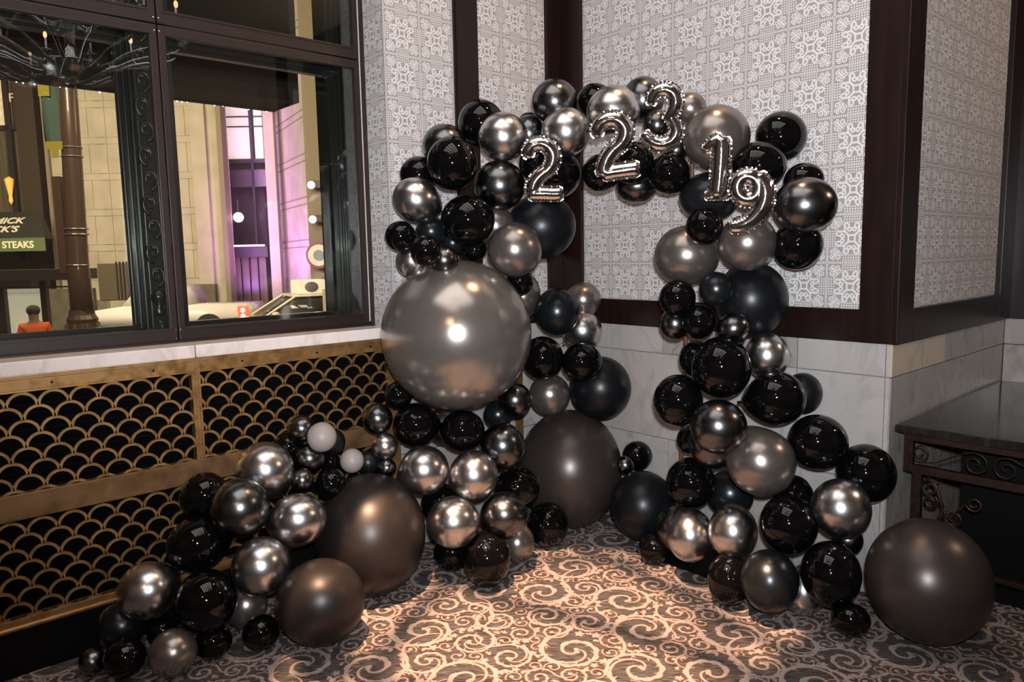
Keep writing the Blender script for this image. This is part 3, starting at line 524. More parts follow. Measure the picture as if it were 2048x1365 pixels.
def carpet_pattern():
    rng = random.Random(11)
    W = 1.16; SC = 0.80
    strokes = []
    def spiral(x, y, r0, a0, turns, sg, w0):
        n = int(12 + turns * 13); P = []; Wd = []
        for i in range(n):
            t = i / (n - 1); r = r0 * (1 - t) ** 0.85 + 0.006; a = a0 + sg * 2 * PI * turns * t
            P.append((x + r * math.cos(a), y + r * math.sin(a))); Wd.append(w0 * (0.35 + 0.65 * math.sin(PI * min(1, 0.15 + t * 0.8)) ** 0.7))
        strokes.append((P, Wd))
        ex, ey = P[-1]; strokes.append(drop(ex, ey, a0 + sg * 2 * PI * turns, 0.018 + w0, 0.010 + w0 * .5))
        return P
    def drop(x, y, a, l, w_):
        P = []; Wd = []
        for i in range(6):
            t = i / 5; P.append((x + math.cos(a + .5 * t) * l * t, y + math.sin(a + .5 * t) * l * t)); Wd.append(w_ * math.sin(PI * (0.1 + 0.85 * t)) * .9 + .001)
        return P, Wd
    def acanthus(P, k0, k1, side, l, w_):
        for k in range(k0, k1, 2):
            if k + 1 >= len(P): break
            (x, y), (x2, y2) = P[k], P[k + 1]; a = math.atan2(y2 - y, x2 - x) + side * 0.95
            Q = []; Wd = []
            for i in range(7):
                t = i / 6; aa = a - side * 1.5 * t
                Q.append((x + math.cos(aa) * l * t, y + math.sin(aa) * l * t)); Wd.append(w_ * math.sin(PI * (0.12 + 0.86 * t)) + .0008)
            strokes.append((Q, Wd))
    placed = []
    def free(x, y, r, k=0.86):
        for (a, b, c) in placed:
            dx = abs(x - a); dx = min(dx, W - dx); dy = abs(y - b); dy = min(dy, W - dy)
            if math.hypot(dx, dy) < (r + c) * k: return False
        return True
    for size, tries, cap in ((0.185, 500, 6), (0.125, 900, 10), (0.078, 1500, 22), (0.045, 2600, 26)):
        c = 0
        for _ in range(tries):
            x, y = rng.random() * W, rng.random() * W
            if c < cap and free(x, y, size, 0.86 if size > .1 else 0.80):
                placed.append((x, y, size)); c += 1
                sg = rng.choice((-1, 1)); a0 = rng.random() * 2 * PI
                P = spiral(x, y, size * 0.92, a0, 1.55 if size > .07 else 1.15, sg, size * 0.042 + 0.0018)
                if size > .07:
                    acanthus(P, 1, len(P) * 2 // 3, -sg, size * 0.46, size * 0.038); acanthus(P, 2, len(P) // 3, sg, size * 0.26, size * 0.026)
                    # trailing stem sweeping away
                    x0, y0 = P[0]; a = a0 - sg * PI / 2; Q = []; Wd = []
                    for i in range(16):
                        t = i / 15; Q.append((x0, y0)); Wd.append(size * .05 * (1 - t * .75) + .001)
                        x0 += math.cos(a) * size * .13; y0 += math.sin(a) * size * .13; a += sg * 0.16
                    strokes.append((Q, Wd))
                    if size > .12:
                        P2 = spiral(x, y, size * 1.0, a0 + .25, 0.75, sg, size * 0.03 + 0.001)
    for _ in range(5000):       # small leaves, buds and flowers in the gaps
        x, y = rng.random() * W, rng.random() * W; r = rng.choice((0.020, 0.026))
        if free(x, y, r, 0.78):
            placed.append((x, y, r)); a = rng.random() * 6.28
            for j in range(rng.choice((2, 3, 5))): strokes.append(drop(x, y, a + j * 1.25, r * 1.1, r * .33))
    bl, bd = bmesh.new(), bmesh.new()
    for ix in range(0, 6):
        for iy in range(0, 6):
            ox, oy = -0.9 + ix * W * SC, -3.75 + iy * W * SC
            if ox > 2.7 or oy > 0.9: continue
            for si, (P, Wd) in enumerate(strokes):
                c = P[len(P) // 2]; px, py = ox + c[0] * SC, oy + c[1] * SC
                if px < 0.03 or py > 0.0 + (1.5 if px > 2.05 else -0.03) or py < -3.9 or (px - 3.3) ** 2 + (py + 3.4) ** 2 < 1.4: continue
                PP = [(min(max(ox + a * SC, 0.02), 6), min(oy + b * SC, -0.02 if px < 2.05 else 1.55)) for a, b in P]
                zj = (si % 211) * 4e-6; ribbon(bl, PP, [q * SC for q in Wd], 0.0022 + zj); ribbon(bd, PP, [q * SC + 0.0026 for q in Wd], 0.0008 + zj)
    o = mesh_obj('cream_scroll_pile', bl, M['pile_l'], floor); o['kind'] = 'stuff'; o['label'] = 'cream scroll pattern raised in the carpet pile'
    o = mesh_obj('brown_outline_pile', bd, M['pile_d'], floor); o['kind'] = 'stuff'; o['label'] = 'brown outlines around the cream scrolls'
carpet_pattern()
# far part of the shell
st('ceiling', (-0.9, XR, YF, YA + 2.2, H, H + 0.15), 'ceil')
st('wall_right', (XR, XR + 0.15, YF, YA + 2.2, 0, H), 'plain')
st('wall_front', (-0.9, XR, YF - 0.15, YF, 0, H), 'plain')
for i, yy in enumerate((-5.6, -3.2, -0.8, 1.2)):
    st('trim_%d' % (10 + i), (XR - 0.02, XR, yy, yy + 0.16, 0, H), 'wood')
for i, xx in enumerate((0.4, 2.6, 4.8)):
    st('trim_%d' % (20 + i), (xx, xx + 0.16, YF, YF + 0.02, 0, H), 'wood')
# back wall (W3) : papered field over marble wainscot
wb = st('wall_back', (-0.6, 2.028, 0.0, 0.25, 0, H), 'paper_back')
def slab(parent, d, mat): 
    o = B('marble_slab', d, M[mat], parent, bev=0.0018); return o
g = 0.0022
B('mortar_bed', (0.0, 2.026, -0.012, 0.0, 0, ZM), M['grout'], wb)
for x0, x1, mt in ((0.0, 0.80, 'marb'), (0.80, 1.60, 'marb3'), (1.60, 2.012, 'marb')): slab(wb, (x0 + g, x1 - g, -0.024, -0.002, ZJ + g, ZM), mt)
for x0, x1, mt in ((0.0, 0.42, 'marb'), (0.42, 1.0, 'marb2'), (1.0, 1.60, 'marb'), (1.60, 2.012, 'marb')): slab(wb, (x0 + g, x1 - g, -0.022, -0.002, 0.533 + g, ZJ - g), mt)
for x0, x1, mt in ((0.0, 0.42, 'marb'), (0.42, 0.84, 'marb'), (0.84, 1.60, 'marb2'), (1.60, 2.012, 'marb')): slab(wb, (x0 + g, x1 - g, -0.022, -0.002, 0.0, 0.533 - g), mt)
for z0, z1 in ((0, ZJ - g), (ZJ + g, ZM)): slab(wb, (2.012 + g * .5, 2.030, -0.024, -0.002, z0, z1), 'marb')
# pier wall (W2)
wp = st('wall_pier', (-0.205, 0.0, YP, 0.0, 0, H), 'paper_pier')
B('wallpaper_panel', (0.0, 0.0015, -0.6835, -0.146, ZW, H), M['paper_pier2'], wp)
B('wallpaper_return', (-0.205, 0.0, YP - 0.0015, YP, 1.235, H), M['paper_strip'], wp)
for y0, y1, mt in ((YP, -0.86, 'marb3'), (-0.86, -0.45, 'marb'), (-0.39, -0.02, 'marb')):
    for z0, z1 in ((0, 0.533 - g), (0.533 + g, ZJ - g), (ZJ + g, ZM)): slab(wp, (0.0, 0.016, y0 + g, y1 - g, z0, z1), mt)
bm = bmesh.new(); box(bm, 0.0, 0.022, -0.45, -0.39, 0, 1.0)
for k in range(5): box(bm, 0.022, 0.027, -0.447 + k * 0.0115, -0.440 + k * 0.0115, 0, 1.0)
mesh_obj('brass_corner_strip', bm, M['brass'], wp)
# alcove walls (W4, W5)
wa = st('wall_alcove', (1.90, 2.028, 0.25, YA, 0, H), 'paper_alc')
B('wallpaper_panel', (2.028, 2.0295, 0.0, YA, ZW, H), M['paper_alc'], wa)
we = st('wall_alcove_end', (1.6, XR, YA, YA + 0.2, 0, H), 'wood')
for y0, y1, mt in ((0.0, 0.62, 'marbtan'), (0.62, YA, 'marb3')): slab(wa, (2.028, 2.040, y0 - (0.024 if y0 == 0 else 0), y1 - g, ZJ + g, ZM), mt)
for y0, y1, mt in ((0.0, YA, 'marb3'),):
    slab(wa, (2.028, 2.038, y0 - 0.022, y1 - g, 0.45, ZJ - g), mt); slab(wa, (2.028, 2.038, y0 - 0.022, y1 - g, 0.0, 0.45 - g), mt)
for x0, x1 in ((2.04, 2.75), (2.75, 3.6)):
    slab(we, (x0 + g, x1 - g, YA - 0.014, YA - 0.001, ZJ + g, ZM), 'marb'); slab(we, (x0 + g, x1 - g, YA - 0.012, YA - 0.001, 0, ZJ - g), 'marb2' if x0 < 2.5 else 'marb')
# mahogany rails and stiles
n_ = [0]
def trim(dims, bev=0.004):
    n_[0] += 1; return st('trim_%d' % n_[0], dims, 'wood', bev=bev)
trim((0.0, 1.90, -0.030, -0.0005, ZM, ZW))                    # rail on the back wall
trim((1.8897, 2.034, -0.032, -0.0005, ZM, H))                 # right stile
trim((0.026, 0.179, -0.026, -0.0005, ZW, H)); trim((0.172, 0.183, -0.030, -0.0005, ZW, H), .002)
trim((0.0005, 0.026, -0.1466, -0.0005, ZM, H)); trim((0.0005, 0.022, -0.838, -0.6835, ZW, H))
trim((0.0005, 0.016, -0.845, -0.838, ZW, H), .001)
trim((0.0005, 0.022, -1.22, -0.146, ZM, ZW))
trim((2.0285, 2.058, -0.032, 0.1464, ZM, H)); trim((2.0285, 2.058, 0.1464, 1.4123, ZM, ZW)); trim((2.0285, 2.058, 1.4123, YA, ZM, H))
# ---------------------------------------------------------------- window wall
st('wall_left', (-0.75, -0.56, YP, 0.0, -0.3, H), 'iron')
st('wall_left_low', (-0.60, -0.06, -6.5, YP, 0, 1.175), 'void')
st('wall_left_high', (-0.55, -0.205, -6.5, YP, 3.62, H), 'plain')
# storm window: bronze bars in the room-side plane x=-0.2
w1 = empty('window_1', (-0.2, -2.3, 1.22)); w1['kind'] = 'structure'
def W(name, dims, mat='bronze', bev=0.003, parent=w1):
    o = B(name, (dims[0] + 0.2, dims[1] + 0.2, dims[2] + 2.3, dims[3] + 2.3, dims[4] - 1.22, dims[5] - 1.22), M[mat], parent, bev=bev); return o
xa, xb = -0.232, -0.198
def sash(y0, y1, z0, z1):
    e = 0.052
    W('frame_bar', (xa, xb, y0, y1, z0, z0 + e)); W('frame_bar', (xa, xb, y0, y1, z1 - e * .8, z1))
    W('frame_bar', (xa, xb, y0, y0 + 0.030, z0 + e, z1 - e * .8)); W('frame_bar', (xa, xb, y1 - 0.030, y1, z0 + e, z1 - e * .8))
    W('bead', (xa + 0.004, xb + 0.004, y0 + 0.028, y1 - 0.028, z0 + e - 0.004, z0 + e + 0.006), bev=0.001)
    W('window_pane', (-0.2165, -0.2125, y0 + 0.02, y1 - 0.02, z0 + 0.03, z1 - 0.03), 'glass', bev=0)
for y0, y1 in ((-3.98, -2.3225), (-2.3165, -1.318)):
    sash(y0, y1, 1.236, 2.625); sash(y0, y1, 2.632, 3.60)
W('jamb_strip', (-0.235, -0.190, -1.314, -1.288, 1.236, 3.62)); W('jamb_bead', (-0.205, -0.194, -1.3175, -1.3135, 1.25, 3.6), 'sill', bev=0)
W('bottom_rail', (-0.240, -0.192, -5.3, -1.288, 1.222, 1.236), bev=0.002)
sash(-5.3, -3.99, 1.236, 2.625); sash(-5.3, -3.99, 2.632, 3.60)
for z in (1.245, 1.285, 2.60, 2.655):
    for y in (-2.330, -2.309):
        bm = bmesh.new(); sph(bm, (0.0005, y + 2.3, z - 1.22), 0.004, 8); mesh_obj('screw', bm, M['chrome'], w1)
# ornate cast-iron outer window, plane x about -0.5
w2 = empty('window_2', (-0.5, -2.3, 1.22)); w2['kind'] = 'structure'
def W2(name, d, mat='iron', bev=0.004):
    return B(name, (d[0] + .5, d[1] + .5, d[2] + 2.3, d[3] + 2.3, d[4] - 1.22, d[5] - 1.22), M[mat], w2, bev=bev)
W2('sill_plate', (-0.60, -0.24, -5.3, -1.288, 1.18, 1.234), bev=0.002)
def outer(y0, y1, z0, z1):
    for k, (e, xf) in enumerate(((0.0, -0.44), (0.021, -0.465), (0.040, -0.49))):
        t = 0.022
        W2('moulding', (xf - 0.05, xf, y0 + e, y1 - e, z0 + e, z0 + e + t)); W2('moulding', (xf - 0.05, xf, y0 + e, y1 - e, z1 - e - t, z1 - e))
        W2('moulding', (xf - 0.05, xf, y0 + e, y0 + e + t, z0 + e + t, z1 - e - t)); W2('moulding', (xf - 0.05, xf, y1 - e - t, y1 - e, z0 + e + t, z1 - e - t))
    W2('window_pane', (-0.527, -0.523, y0 + 0.05, y1 - 0.05, z0 + 0.05, z1 - 0.05), 'glass2', bev=0)
outer(-2.235, -1.288, 1.234, 2.66); outer(-3.9, -2.36, 1.234, 2.66)
outer(-2.235, -1.288, 2.72, 3.60); outer(-3.9, -2.36, 2.72, 3.60)
W2('lintel', (-0.56, -0.42, -5.3, -1.288, 2.658, 2.722)); W2('head', (-0.56, -0.24, -5.3, -1.288, 3.59, 3.7))
W2('side_jamb', (-0.60, -0.44, -1.30, -1.286, 1.2, 3.7))
W2('side_jamb', (-0.44, -0.236, -1.294, -1.287, 1.236, 3.6), 'iron', 0.001)
W2('pilaster', (-0.58, -0.43, -2.362, -2.235, 1.234, 3.60)); W2('pilaster', (-0.58, -0.40, -5.3, -3.9, 1.234, 3.60))
for y in (-2.319, -2.241): W2('pilaster_fillet', (-0.445, -0.432, y - 0.006, y + 0.006, 1.29, 3.58), bev=0.002)
W2('pilaster_base', (-0.50, -0.415, -2.325, -2.235, 1.234, 1.30)); W2('pilaster_base', (-0.50, -0.408, -2.33, -2.23, 1.30, 1.315))
# climbing cast ornament on the pilaster
z = 1.34; k = 0
while z < 3.5:
    bm = bmesh.new(); s = 1 if k % 2 else -1
    if k == 0:
        lathe(bm, [(0.018, 0), (0.03, 0.02), (0.012, 0.04), (0.034, 0.08), (0.036, 0.10), (0.02, 0.12)], 10, (0.095, -0.035, z - 1.22))
        zs = 0.13
    else:
        pts = []
        for i in range(22):
            t = i / 21; r = 0.046 * (1 - t) ** 0.8 + 0.004; a = -PI / 2 + s * t * 2 * PI * 1.3
            pts.append((0.090, -0.035 + s * 0.004 + r * math.cos(a) * 0.7, z - 1.22 + 0.06 + r * math.sin(a)))
        tube(bm, pts, [0.0095 - 0.005 * i / 21 for i in range(22)], 6)
        for j in range(3):
            aa = PI / 2 + s * (0.6 - 0.5 * j)
            tube(bm, [(0.088, -0.035 + math.cos(aa) * 0.012 * q, z - 1.22 + 0.07 + math.sin(aa) * 0.012 * q) for q in range(4)], [0.006, 0.008, 0.006, 0.002], 6)
        zs = 0.112
    mesh_obj('cast_scroll', bm, M['iron'], w2, smooth=True); z += zs; k += 1
# marble sill with slatted vent behind it
sill = empty('window_sill', (0, -2.33, 1.2)); sill['kind'] = 'structure'; sill.name = 'trim_40'
for y0, y1 in ((-5.3, -3.85), (-3.846, -2.331), (-2.327, -1.289)):
    B('sill_slab', (-0.10, 0.040, y0 + 2.33, y1 + 2.33, -0.0215, 0.034), M['sill'], sill, bev=0.006)
B('sill_bed', (-0.24, -0.10, -2.97, 1.04, -0.03, 0.012), M['void'], sill)
vb = bmesh.new(); y = -4.4
while y < -1.35:
    box(vb, -0.17, -0.102, y + 2.33, y + 2.33 + 0.006, 0.012, 0.024); y += 0.014
box(vb, -0.106, -0.100, -2.1, 1.0, 0.012, 0.028); box(vb, -0.178, -0.172, -2.1, 1.0, 0.012, 0.028)
o = mesh_obj('vent_slats', vb, M['brass'], sill); o['kind'] = 'stuff'
# ---------------------------------------------------------------- brass radiator cover
rc = empty('radiator_cover', (0, -2.33, 0)); setp(rc, 'long brass radiator cover with fish-scale grilles under the marble sill', 'radiator cover')
def R(name, d, mat='brass', bev=0.003): return B(name, (d[0], d[1], d[2] + 2.33, d[3] + 2.33, d[4], d[5]), M[mat], rc, bev=bev)
R('back_panel', (-0.055, -0.050, -5.2, -1.287, 0.0, 1.17), 'void', 0)
R('top_rail', (-0.02, 0.020, -5.2, -1.287, 1.118, 1.160)); R('top_lip', (-0.02, 0.028, -5.2, -1.287, 1.160, 1.178))
R('top_bead', (0.0, 0.024, -5.2, -1.30, 1.112, 1.119), bev=0.002)
R('middle_band', (-0.02, 0.020, -5.2, -1.287, 0.619, 0.7215), 'brassdark', bev=0.004)
R('bottom_rail', (-0.02, 0.020, -5.2, -1.287, 0.196, 0.232)); 
bm = bmesh.new(); tube(bm, [(0.020, -2.87, 0.197), (0.020, 1.04, 0.197)], 0.011, 10); mesh_obj('bottom_bead', bm, M['brass'], rc, True)
R('plinth', (-0.02, 0.014, -5.2, -1.287, 0.0, 0.186), 'black_base')
R('end_stile', (-0.02, 0.022, -1.343, -1.287, 0.232, 1.118)); R('stile_bead', (0.0, 0.026, -1.351, -1.344, 0.72, 1.118), bev=0.001)
for (z0, z1) in ((0.722, 1.118), (0.232, 0.618)):
    dv = bmesh.new(); box(dv, -0.02, 0.016, -0.016, 0.022, z0, z1)
    for k in range(3): box(dv, 0.016, 0.021, -0.014 + k * 0.0125, -0.005 + k * 0.0125, z0, z1)
    mesh_obj('divider', dv, M['brass'], rc)
for y in (-2.87, -2.50, -2.12, -1.75, -1.45): 
    bm = bmesh.new(); lathe(bm, [(0.0055, 0), (0.005, 0.003), (0, 0.004)], 8); bmesh.ops.rotate(bm, verts=bm.verts, matrix=Matrix.Rotation(PI / 2, 3, 'Y')); bmesh.ops.translate(bm, verts=bm.verts, vec=(0.020, y + 2.33, 1.140))
    mesh_obj('screw', bm, M['black_base'], rc)
def arc_band(bm, yc, zc, r0, r1, x0, x1, ylo, yhi, zlo, zhi):
    N = 18; prev = None
    for i in range(N + 1):
        a = PI * i / N
        q = []
        for r in (r0, r1):
            y = yc + r * math.cos(a); zz = zc + r * math.sin(a)
            q.append((min(max(y, ylo), yhi), min(max(zz, zlo), zhi)))
        cur = [bm.verts.new((x, *q[j])) for j in (0, 1) for x in (x0, x1)]
        if prev:
            if (abs(prev[0].co.y - cur[0].co.y) + abs(prev[0].co.z - cur[0].co.z) > 1e-6) or (abs(prev[2].co.y - cur[2].co.y) + abs(prev[2].co.z - cur[2].co.z) > 1e-6):
                bm.faces.new((prev[1], cur[1], cur[3], prev[3])); bm.faces.new((prev[0], prev[1], cur[1], cur[0])) ; bm.faces.new((prev[3], cur[3], cur[2], prev[2]))
        prev = cur
PT = 0.1052
for (y0, y1, zt, zb) in ((-5.2, -2.346, 1.112, 0.722), (-2.308, -1.351, 1.112, 0.722), (-5.2, -2.346, 0.6145, 0.233), (-2.308, -1.351, 0.6145, 0.233)):
    bm = bmesh.new(); row = 0; ztop = zt
    while ztop > zb + 0.004:
        off = (-2.973 if zt > 1 else -2.945) + (row % 2) * PT / 2
        k0 = math.floor((y0 - off) / PT) - 1; k1 = math.ceil((y1 - off) / PT) + 1
        for k in range(k0, k1):
            yc = off + k * PT
            if yc + PT / 2 < y0 or yc - PT / 2 > y1 or yc < -3.75: continue
            arc_band(bm, yc + 2.33, ztop - 0.0555, 0.0445, 0.0555, 0.002, 0.011, y0 + 2.33, y1 + 2.33, zb, zt + 0.01)
        row += 1; ztop -= 0.0535
    bmesh.ops.remove_doubles(bm, verts=bm.verts, dist=1e-6)
    mesh_obj('fish_scale_grille', bm, M['brass'], rc)
fb = bmesh.new()
for k in range(26): box(fb, -0.045, -0.035, -1.4, 1.0, 0.26 + k * 0.033, 0.264 + k * 0.033)
o = mesh_obj('radiator_fins', fb, M['fins'], rc); o['kind'] = 'stuff'
# ================================================================= BALLOONS
def sphere_mesh(name, tip, seg=48, rings=28, knot=1.0):
    # unit balloon about the origin; neck and knot towards -Z ; tip = stretch of the neck end
    bm = bmesh.new(); prof = []
    for i in range(rings + 1):
        th = PI * i / rings; z = math.cos(th); r = math.sin(th)
        if z < 0:
            t = -z; r *= 1 - tip * 0.30 * t ** 2.2; z *= 1 + tip * 0.10 * t
        prof.append((r, z))
    zb = prof[-1][1]
    prof = prof[:-1]
    K = knot
    prof += [(0.075 * K, zb + 0.008 * K), (0.055 * K, zb - 0.05 * K), (0.085 * K, zb - 0.085 * K), (0.06 * K, zb - 0.12 * K), (0.10 * K, zb - 0.17 * K), (0.0, zb - 0.16 * K)]
    lathe(bm, [(0.0, prof[0][1])] + prof[1:], seg)
    bmesh.ops.recalc_face_normals(bm, faces=bm.faces)
    me = bpy.data.meshes.new(name); bm.to_mesh(me); bm.free()
    for p in me.polygons: p.use_smooth = True
    return me
BASE = {}
def balloon_mesh(code, kind):
    k = (code, kind)
    if k not in BASE:
        me = sphere_mesh('balloon_' + M[code].name, 0.35 if kind == 0 else 1.0, 64 if code in 'CMN' else 44, 40 if code in 'CMN' else 28, 0.3 if code in 'CMN' else 0.8)
        me.materials.append(M[code]); BASE[k] = me
    return BASE[k]
GROUPS = [(45.5, 'balloons of the arch'), ]
for i, (x, y, z, ra, rb, code, tip, label) in enumerate(BALLOONS):
    P = Vector((x, y, z)); n = (CAM - P).normalized()
    rt = Vector((0, 0, 1)).cross(n).normalized(); up = n.cross(rt)
    rc_ = math.sqrt(ra * rb)
    o = bpy.data.objects.new('balloon', balloon_mesh(code, 0 if tip is None else 1)); COL.objects.link(o)
    if tip is None:
        # knot points back into the garland
        Mx = Matrix((rt * ra, up * rb, n * rc_ * 0.98)).transposed()
    else:
        a = math.radians(tip); t = (rt * math.cos(a) + up * math.sin(a)); s = n.cross(t)
        ct, sn = abs(math.cos(a)), abs(math.sin(a))
        lt = ra * ct * ct + rb * sn * sn; ls = ra * sn * sn + rb * ct * ct
        t2 = (t - n * 0.25).normalized(); n2 = t2.cross(s).normalized() * -1
        Mx = Matrix((s * ls, n2 * min(ls, rc_), -t2 * lt * 0.98)).transposed()
        if Mx.determinant() < 0: Mx = Matrix((-s * ls, n2 * min(ls, rc_), -t2 * lt * 0.98)).transposed()
    if Mx.determinant() < 0: Mx = Matrix((-rt * ra, up * rb, n * rc_ * 0.98)).transposed()
    o.matrix_world = Matrix.Translation(P) @ Mx.to_4x4()
    setp(o, label, 'balloon', 'balloons of the black and silver garland arch')
# ================================================================= FOIL DIGITS
def foil_material():
    m, nt, b = newmat('crinkled_silver_foil'); X.nt = nt
    b.inputs['Base Color'].default_value = (0.86, 0.84, 0.83, 1); b.inputs['Metallic'].default_value = 1; b.inputs['Roughness'].default_value = 0.08
    tc = nt.nodes.new('ShaderNodeTexCoord'); n = nt.nodes.new('ShaderNodeTexNoise'); n.inputs['Scale'].default_value = 34; n.inputs['Detail'].default_value = 2; n.inputs['Distortion'].default_value = 0.6
    nt.links.new(tc.outputs['Object'], n.inputs['Vector']); bp = nt.nodes.new('ShaderNodeBump'); bp.inputs['Strength'].default_value = 0.3; bp.inputs['Distance'].default_value = 0.003
    nt.links.new(n.outputs['Fac'], bp.inputs['Height']); nt.links.new(bp.outputs['Normal'], b.inputs['Normal'])
    return m
M['foil'] = foil_material()
def catmull(pts, sub=6):
    if len(pts) < 3:
        return [tuple(pts[0][k] + (pts[-1][k] - pts[0][k]) * i / sub for k in range(3)) for i in range(sub + 1)]
    out = []; n = len(pts); closed = (abs(pts[0][0] - pts[-1][0]) + abs(pts[0][1] - pts[-1][1])) < 1e-4
    for i in range(n - 1):
        p1, p2 = pts[i], pts[i + 1]
        p0 = pts[i - 1] if i else (pts[-2] if closed else p1); p3 = pts[i + 2] if i + 2 < n else (pts[1] if closed else p2)
        for s in range(sub):
            t = s / sub
            out.append(tuple(0.5 * (2 * p1[k] + (p2[k] - p0[k]) * t + (2 * p0[k] - 5 * p1[k] + 4 * p2[k] - p3[k]) * t * t + (3 * p1[k] - p0[k] - 3 * p2[k] + p3[k]) * t ** 3) for k in range(3)))
    out.append(tuple(pts[-1])); return out
def digit(name, P0, R_, U_, strokes, label):
    strokes = [[(a, b, c * 1.10) for a, b, c in s_] for s_ in strokes]
    R_, U_ = Vector(R_), Vector(U_); N_ = R_.cross(U_)
    root = empty(name + '_balloon'); root.matrix_world = Matrix((( R_.x, U_.x, N_.x, P0[0]), (R_.y, U_.y, N_.y, P0[1]), (R_.z, U_.z, N_.z, P0[2]), (0, 0, 0, 1)))
    setp(root, label, 'balloon', 'silver foil digit balloons')
    bm = bmesh.new(); sm = bmesh.new()
    for st_ in strokes:
        P = catmull(st_, 5); n = len(P); rings = []
        closed = abs(P[0][0] - P[-1][0]) + abs(P[0][1] - P[-1][1]) < 1e-3
        K = 16
        def ring(c, d, hw, sc):
            nx, ny = -d[1], d[0]
            return [bm.verts.new((c[0] + nx * hw * sc * math.cos(2 * PI * k / K), c[1] + ny * hw * sc * math.cos(2 * PI * k / K), 0.86 * hw * sc * math.sin(2 * PI * k / K))) for k in range(K)]
        dirs = []
        for i in range(n):
            a, b = P[max(i - 1, 0)], P[min(i + 1, n - 1)]; l = math.hypot(b[0] - a[0], b[1] - a[1]) or 1; dirs.append(((b[0] - a[0]) / l, (b[1] - a[1]) / l))
        if not closed:
            for e in (0.62, 0.42, 0.15):
                c = (P[0][0] - dirs[0][0] * P[0][2] * e, P[0][1] - dirs[0][1] * P[0][2] * e); rings.append(ring(c, dirs[0], P[0][2], {0.62: .25, .42: .72, .15: .94}[e]))
        for i in range(n): rings.append(ring(P[i], dirs[i], P[i][2], 1))
        if not closed:
            for e in (0.15, 0.42, 0.62):
                c = (P[-1][0] + dirs[-1][0] * P[-1][2] * e, P[-1][1] + dirs[-1][1] * P[-1][2] * e); rings.append(ring(c, dirs[-1], P[-1][2], {0.62: .25, .42: .72, .15: .94}[e]))
        for A, Bq in zip(rings, rings[1:]):
            for k in range(K): bm.faces.new((A[k], A[(k + 1) % K], Bq[(k + 1) % K], Bq[k]))
        if not closed: bm.faces.new(rings[0][::-1]); bm.faces.new(rings[-1])
        # welded seam with scalloped rim
        Q = catmull(st_, 10); m_ = len(Q); prev = None; L = 0
        for i in range(m_):
            a, b = Q[max(i - 1, 0)], Q[min(i + 1, m_ - 1)]; l = math.hypot(b[0] - a[0], b[1] - a[1]) or 1; dx, dy = (b[0] - a[0]) / l, (b[1] - a[1]) / l
            if i: L += math.hypot(Q[i][0] - Q[i - 1][0], Q[i][1] - Q[i - 1][1])
            hw = Q[i][2] + 0.0052 + 0.0016 * math.sin(L * 520)
            cx_, cy_ = Q[i][0], Q[i][1]
            if not closed and i == 0: cx_ -= dx * hw * .42; cy_ -= dy * hw * .42; hw *= .78
            if not closed and i == m_ - 1: cx_ += dx * hw * .42; cy_ += dy * hw * .42; hw *= .78
            zz = 0.0014 * math.sin(L * 300 + 1)
            cur = [sm.verts.new((cx_ - dy * hw * s, cy_ + dx * hw * s, zz + h)) for s in (-1, 1) for h in (-0.0005, 0.0005)]
            if prev:
                sm.faces.new((prev[0], prev[2], cur[2], cur[0])); sm.faces.new((prev[1], cur[1], cur[3], prev[3])); sm.faces.new((prev[0], cur[0], cur[1], prev[1])); sm.faces.new((prev[2], prev[3], cur[3], cur[2]))
            prev = cur
    bmesh.ops.recalc_face_normals(bm, faces=bm.faces)
    o = mesh_obj('foil_body', bm, M['foil'], root)
    md = o.modifiers.new('r', 'REMESH'); md.mode = 'VOXEL'; md.voxel_size = 0.0042; md.use_smooth_shade = True
    s2 = o.modifiers.new('s', 'SMOOTH'); s2.factor = 0.6; s2.iterations = 5
    dg = bpy.context.evaluated_depsgraph_get(); me = bpy.data.meshes.new_from_object(o.evaluated_get(dg)); o.modifiers.clear(); o.data = me
    if not me.materials: me.materials.append(M['foil'])
    allq = [q for st_ in strokes for q in catmull(st_, 6)]
    QA = np.array(allq)
    for v in me.vertices:        # puckers running in from the seam
        dd = (QA[:, 0] - v.co.x) ** 2 + (QA[:, 1] - v.co.y) ** 2; ji = int(dd.argmin()); q = allq[ji]
        e = math.sqrt(dd[ji]) / q[2]
        k = max(0, min(1, (e - 0.45) / 0.45))
        th = math.atan2(v.co.y - q[1], v.co.x - q[0])
        v.co += v.normal * 0.0012 * k * math.sin(v.co.x * 420 + v.co.y * 380 + 2 * math.sin(v.co.y * 90)) 
    for p in me.polygons: p.use_smooth = True
    mesh_obj('seam', sm, M['foil'], root)
for d in DIGITS: digit(*d)
# ================================================================= ARCH FRAME (only glimpses of its posts show)
af = empty('arch_frame', (0.85, -0.5, 0)); setp(af, 'copper brown arch frame glimpsed between the balloons', 'arch frame')
M['copper'] = pm('copper_frame_paint', (0.16, 0.070, 0.035), 0.4, metal=0.4)
def af_tube(name, pts, r=0.011):
    bm = bmesh.new(); tube(bm, [(a - .85, b + .5, c) for a, b, c in pts], r, 10); return mesh_obj(name, bm, M['copper'], af, True)
af_tube('post', [(1.075, -0.235, 0.0), (1.09, -0.245, 0.55), (1.14, -0.245, 2.02), (1.15, -0.26, 2.06)])
B('base_plate', (0.93 - .85, 1.50 - .85, -0.42 + .5, -0.12 + .5, 0.002, 0.010), M['black_base'], af)
af_tube('base_foot', [(0.95, -0.235, 0.012), (1.19, -0.235, 0.012)])
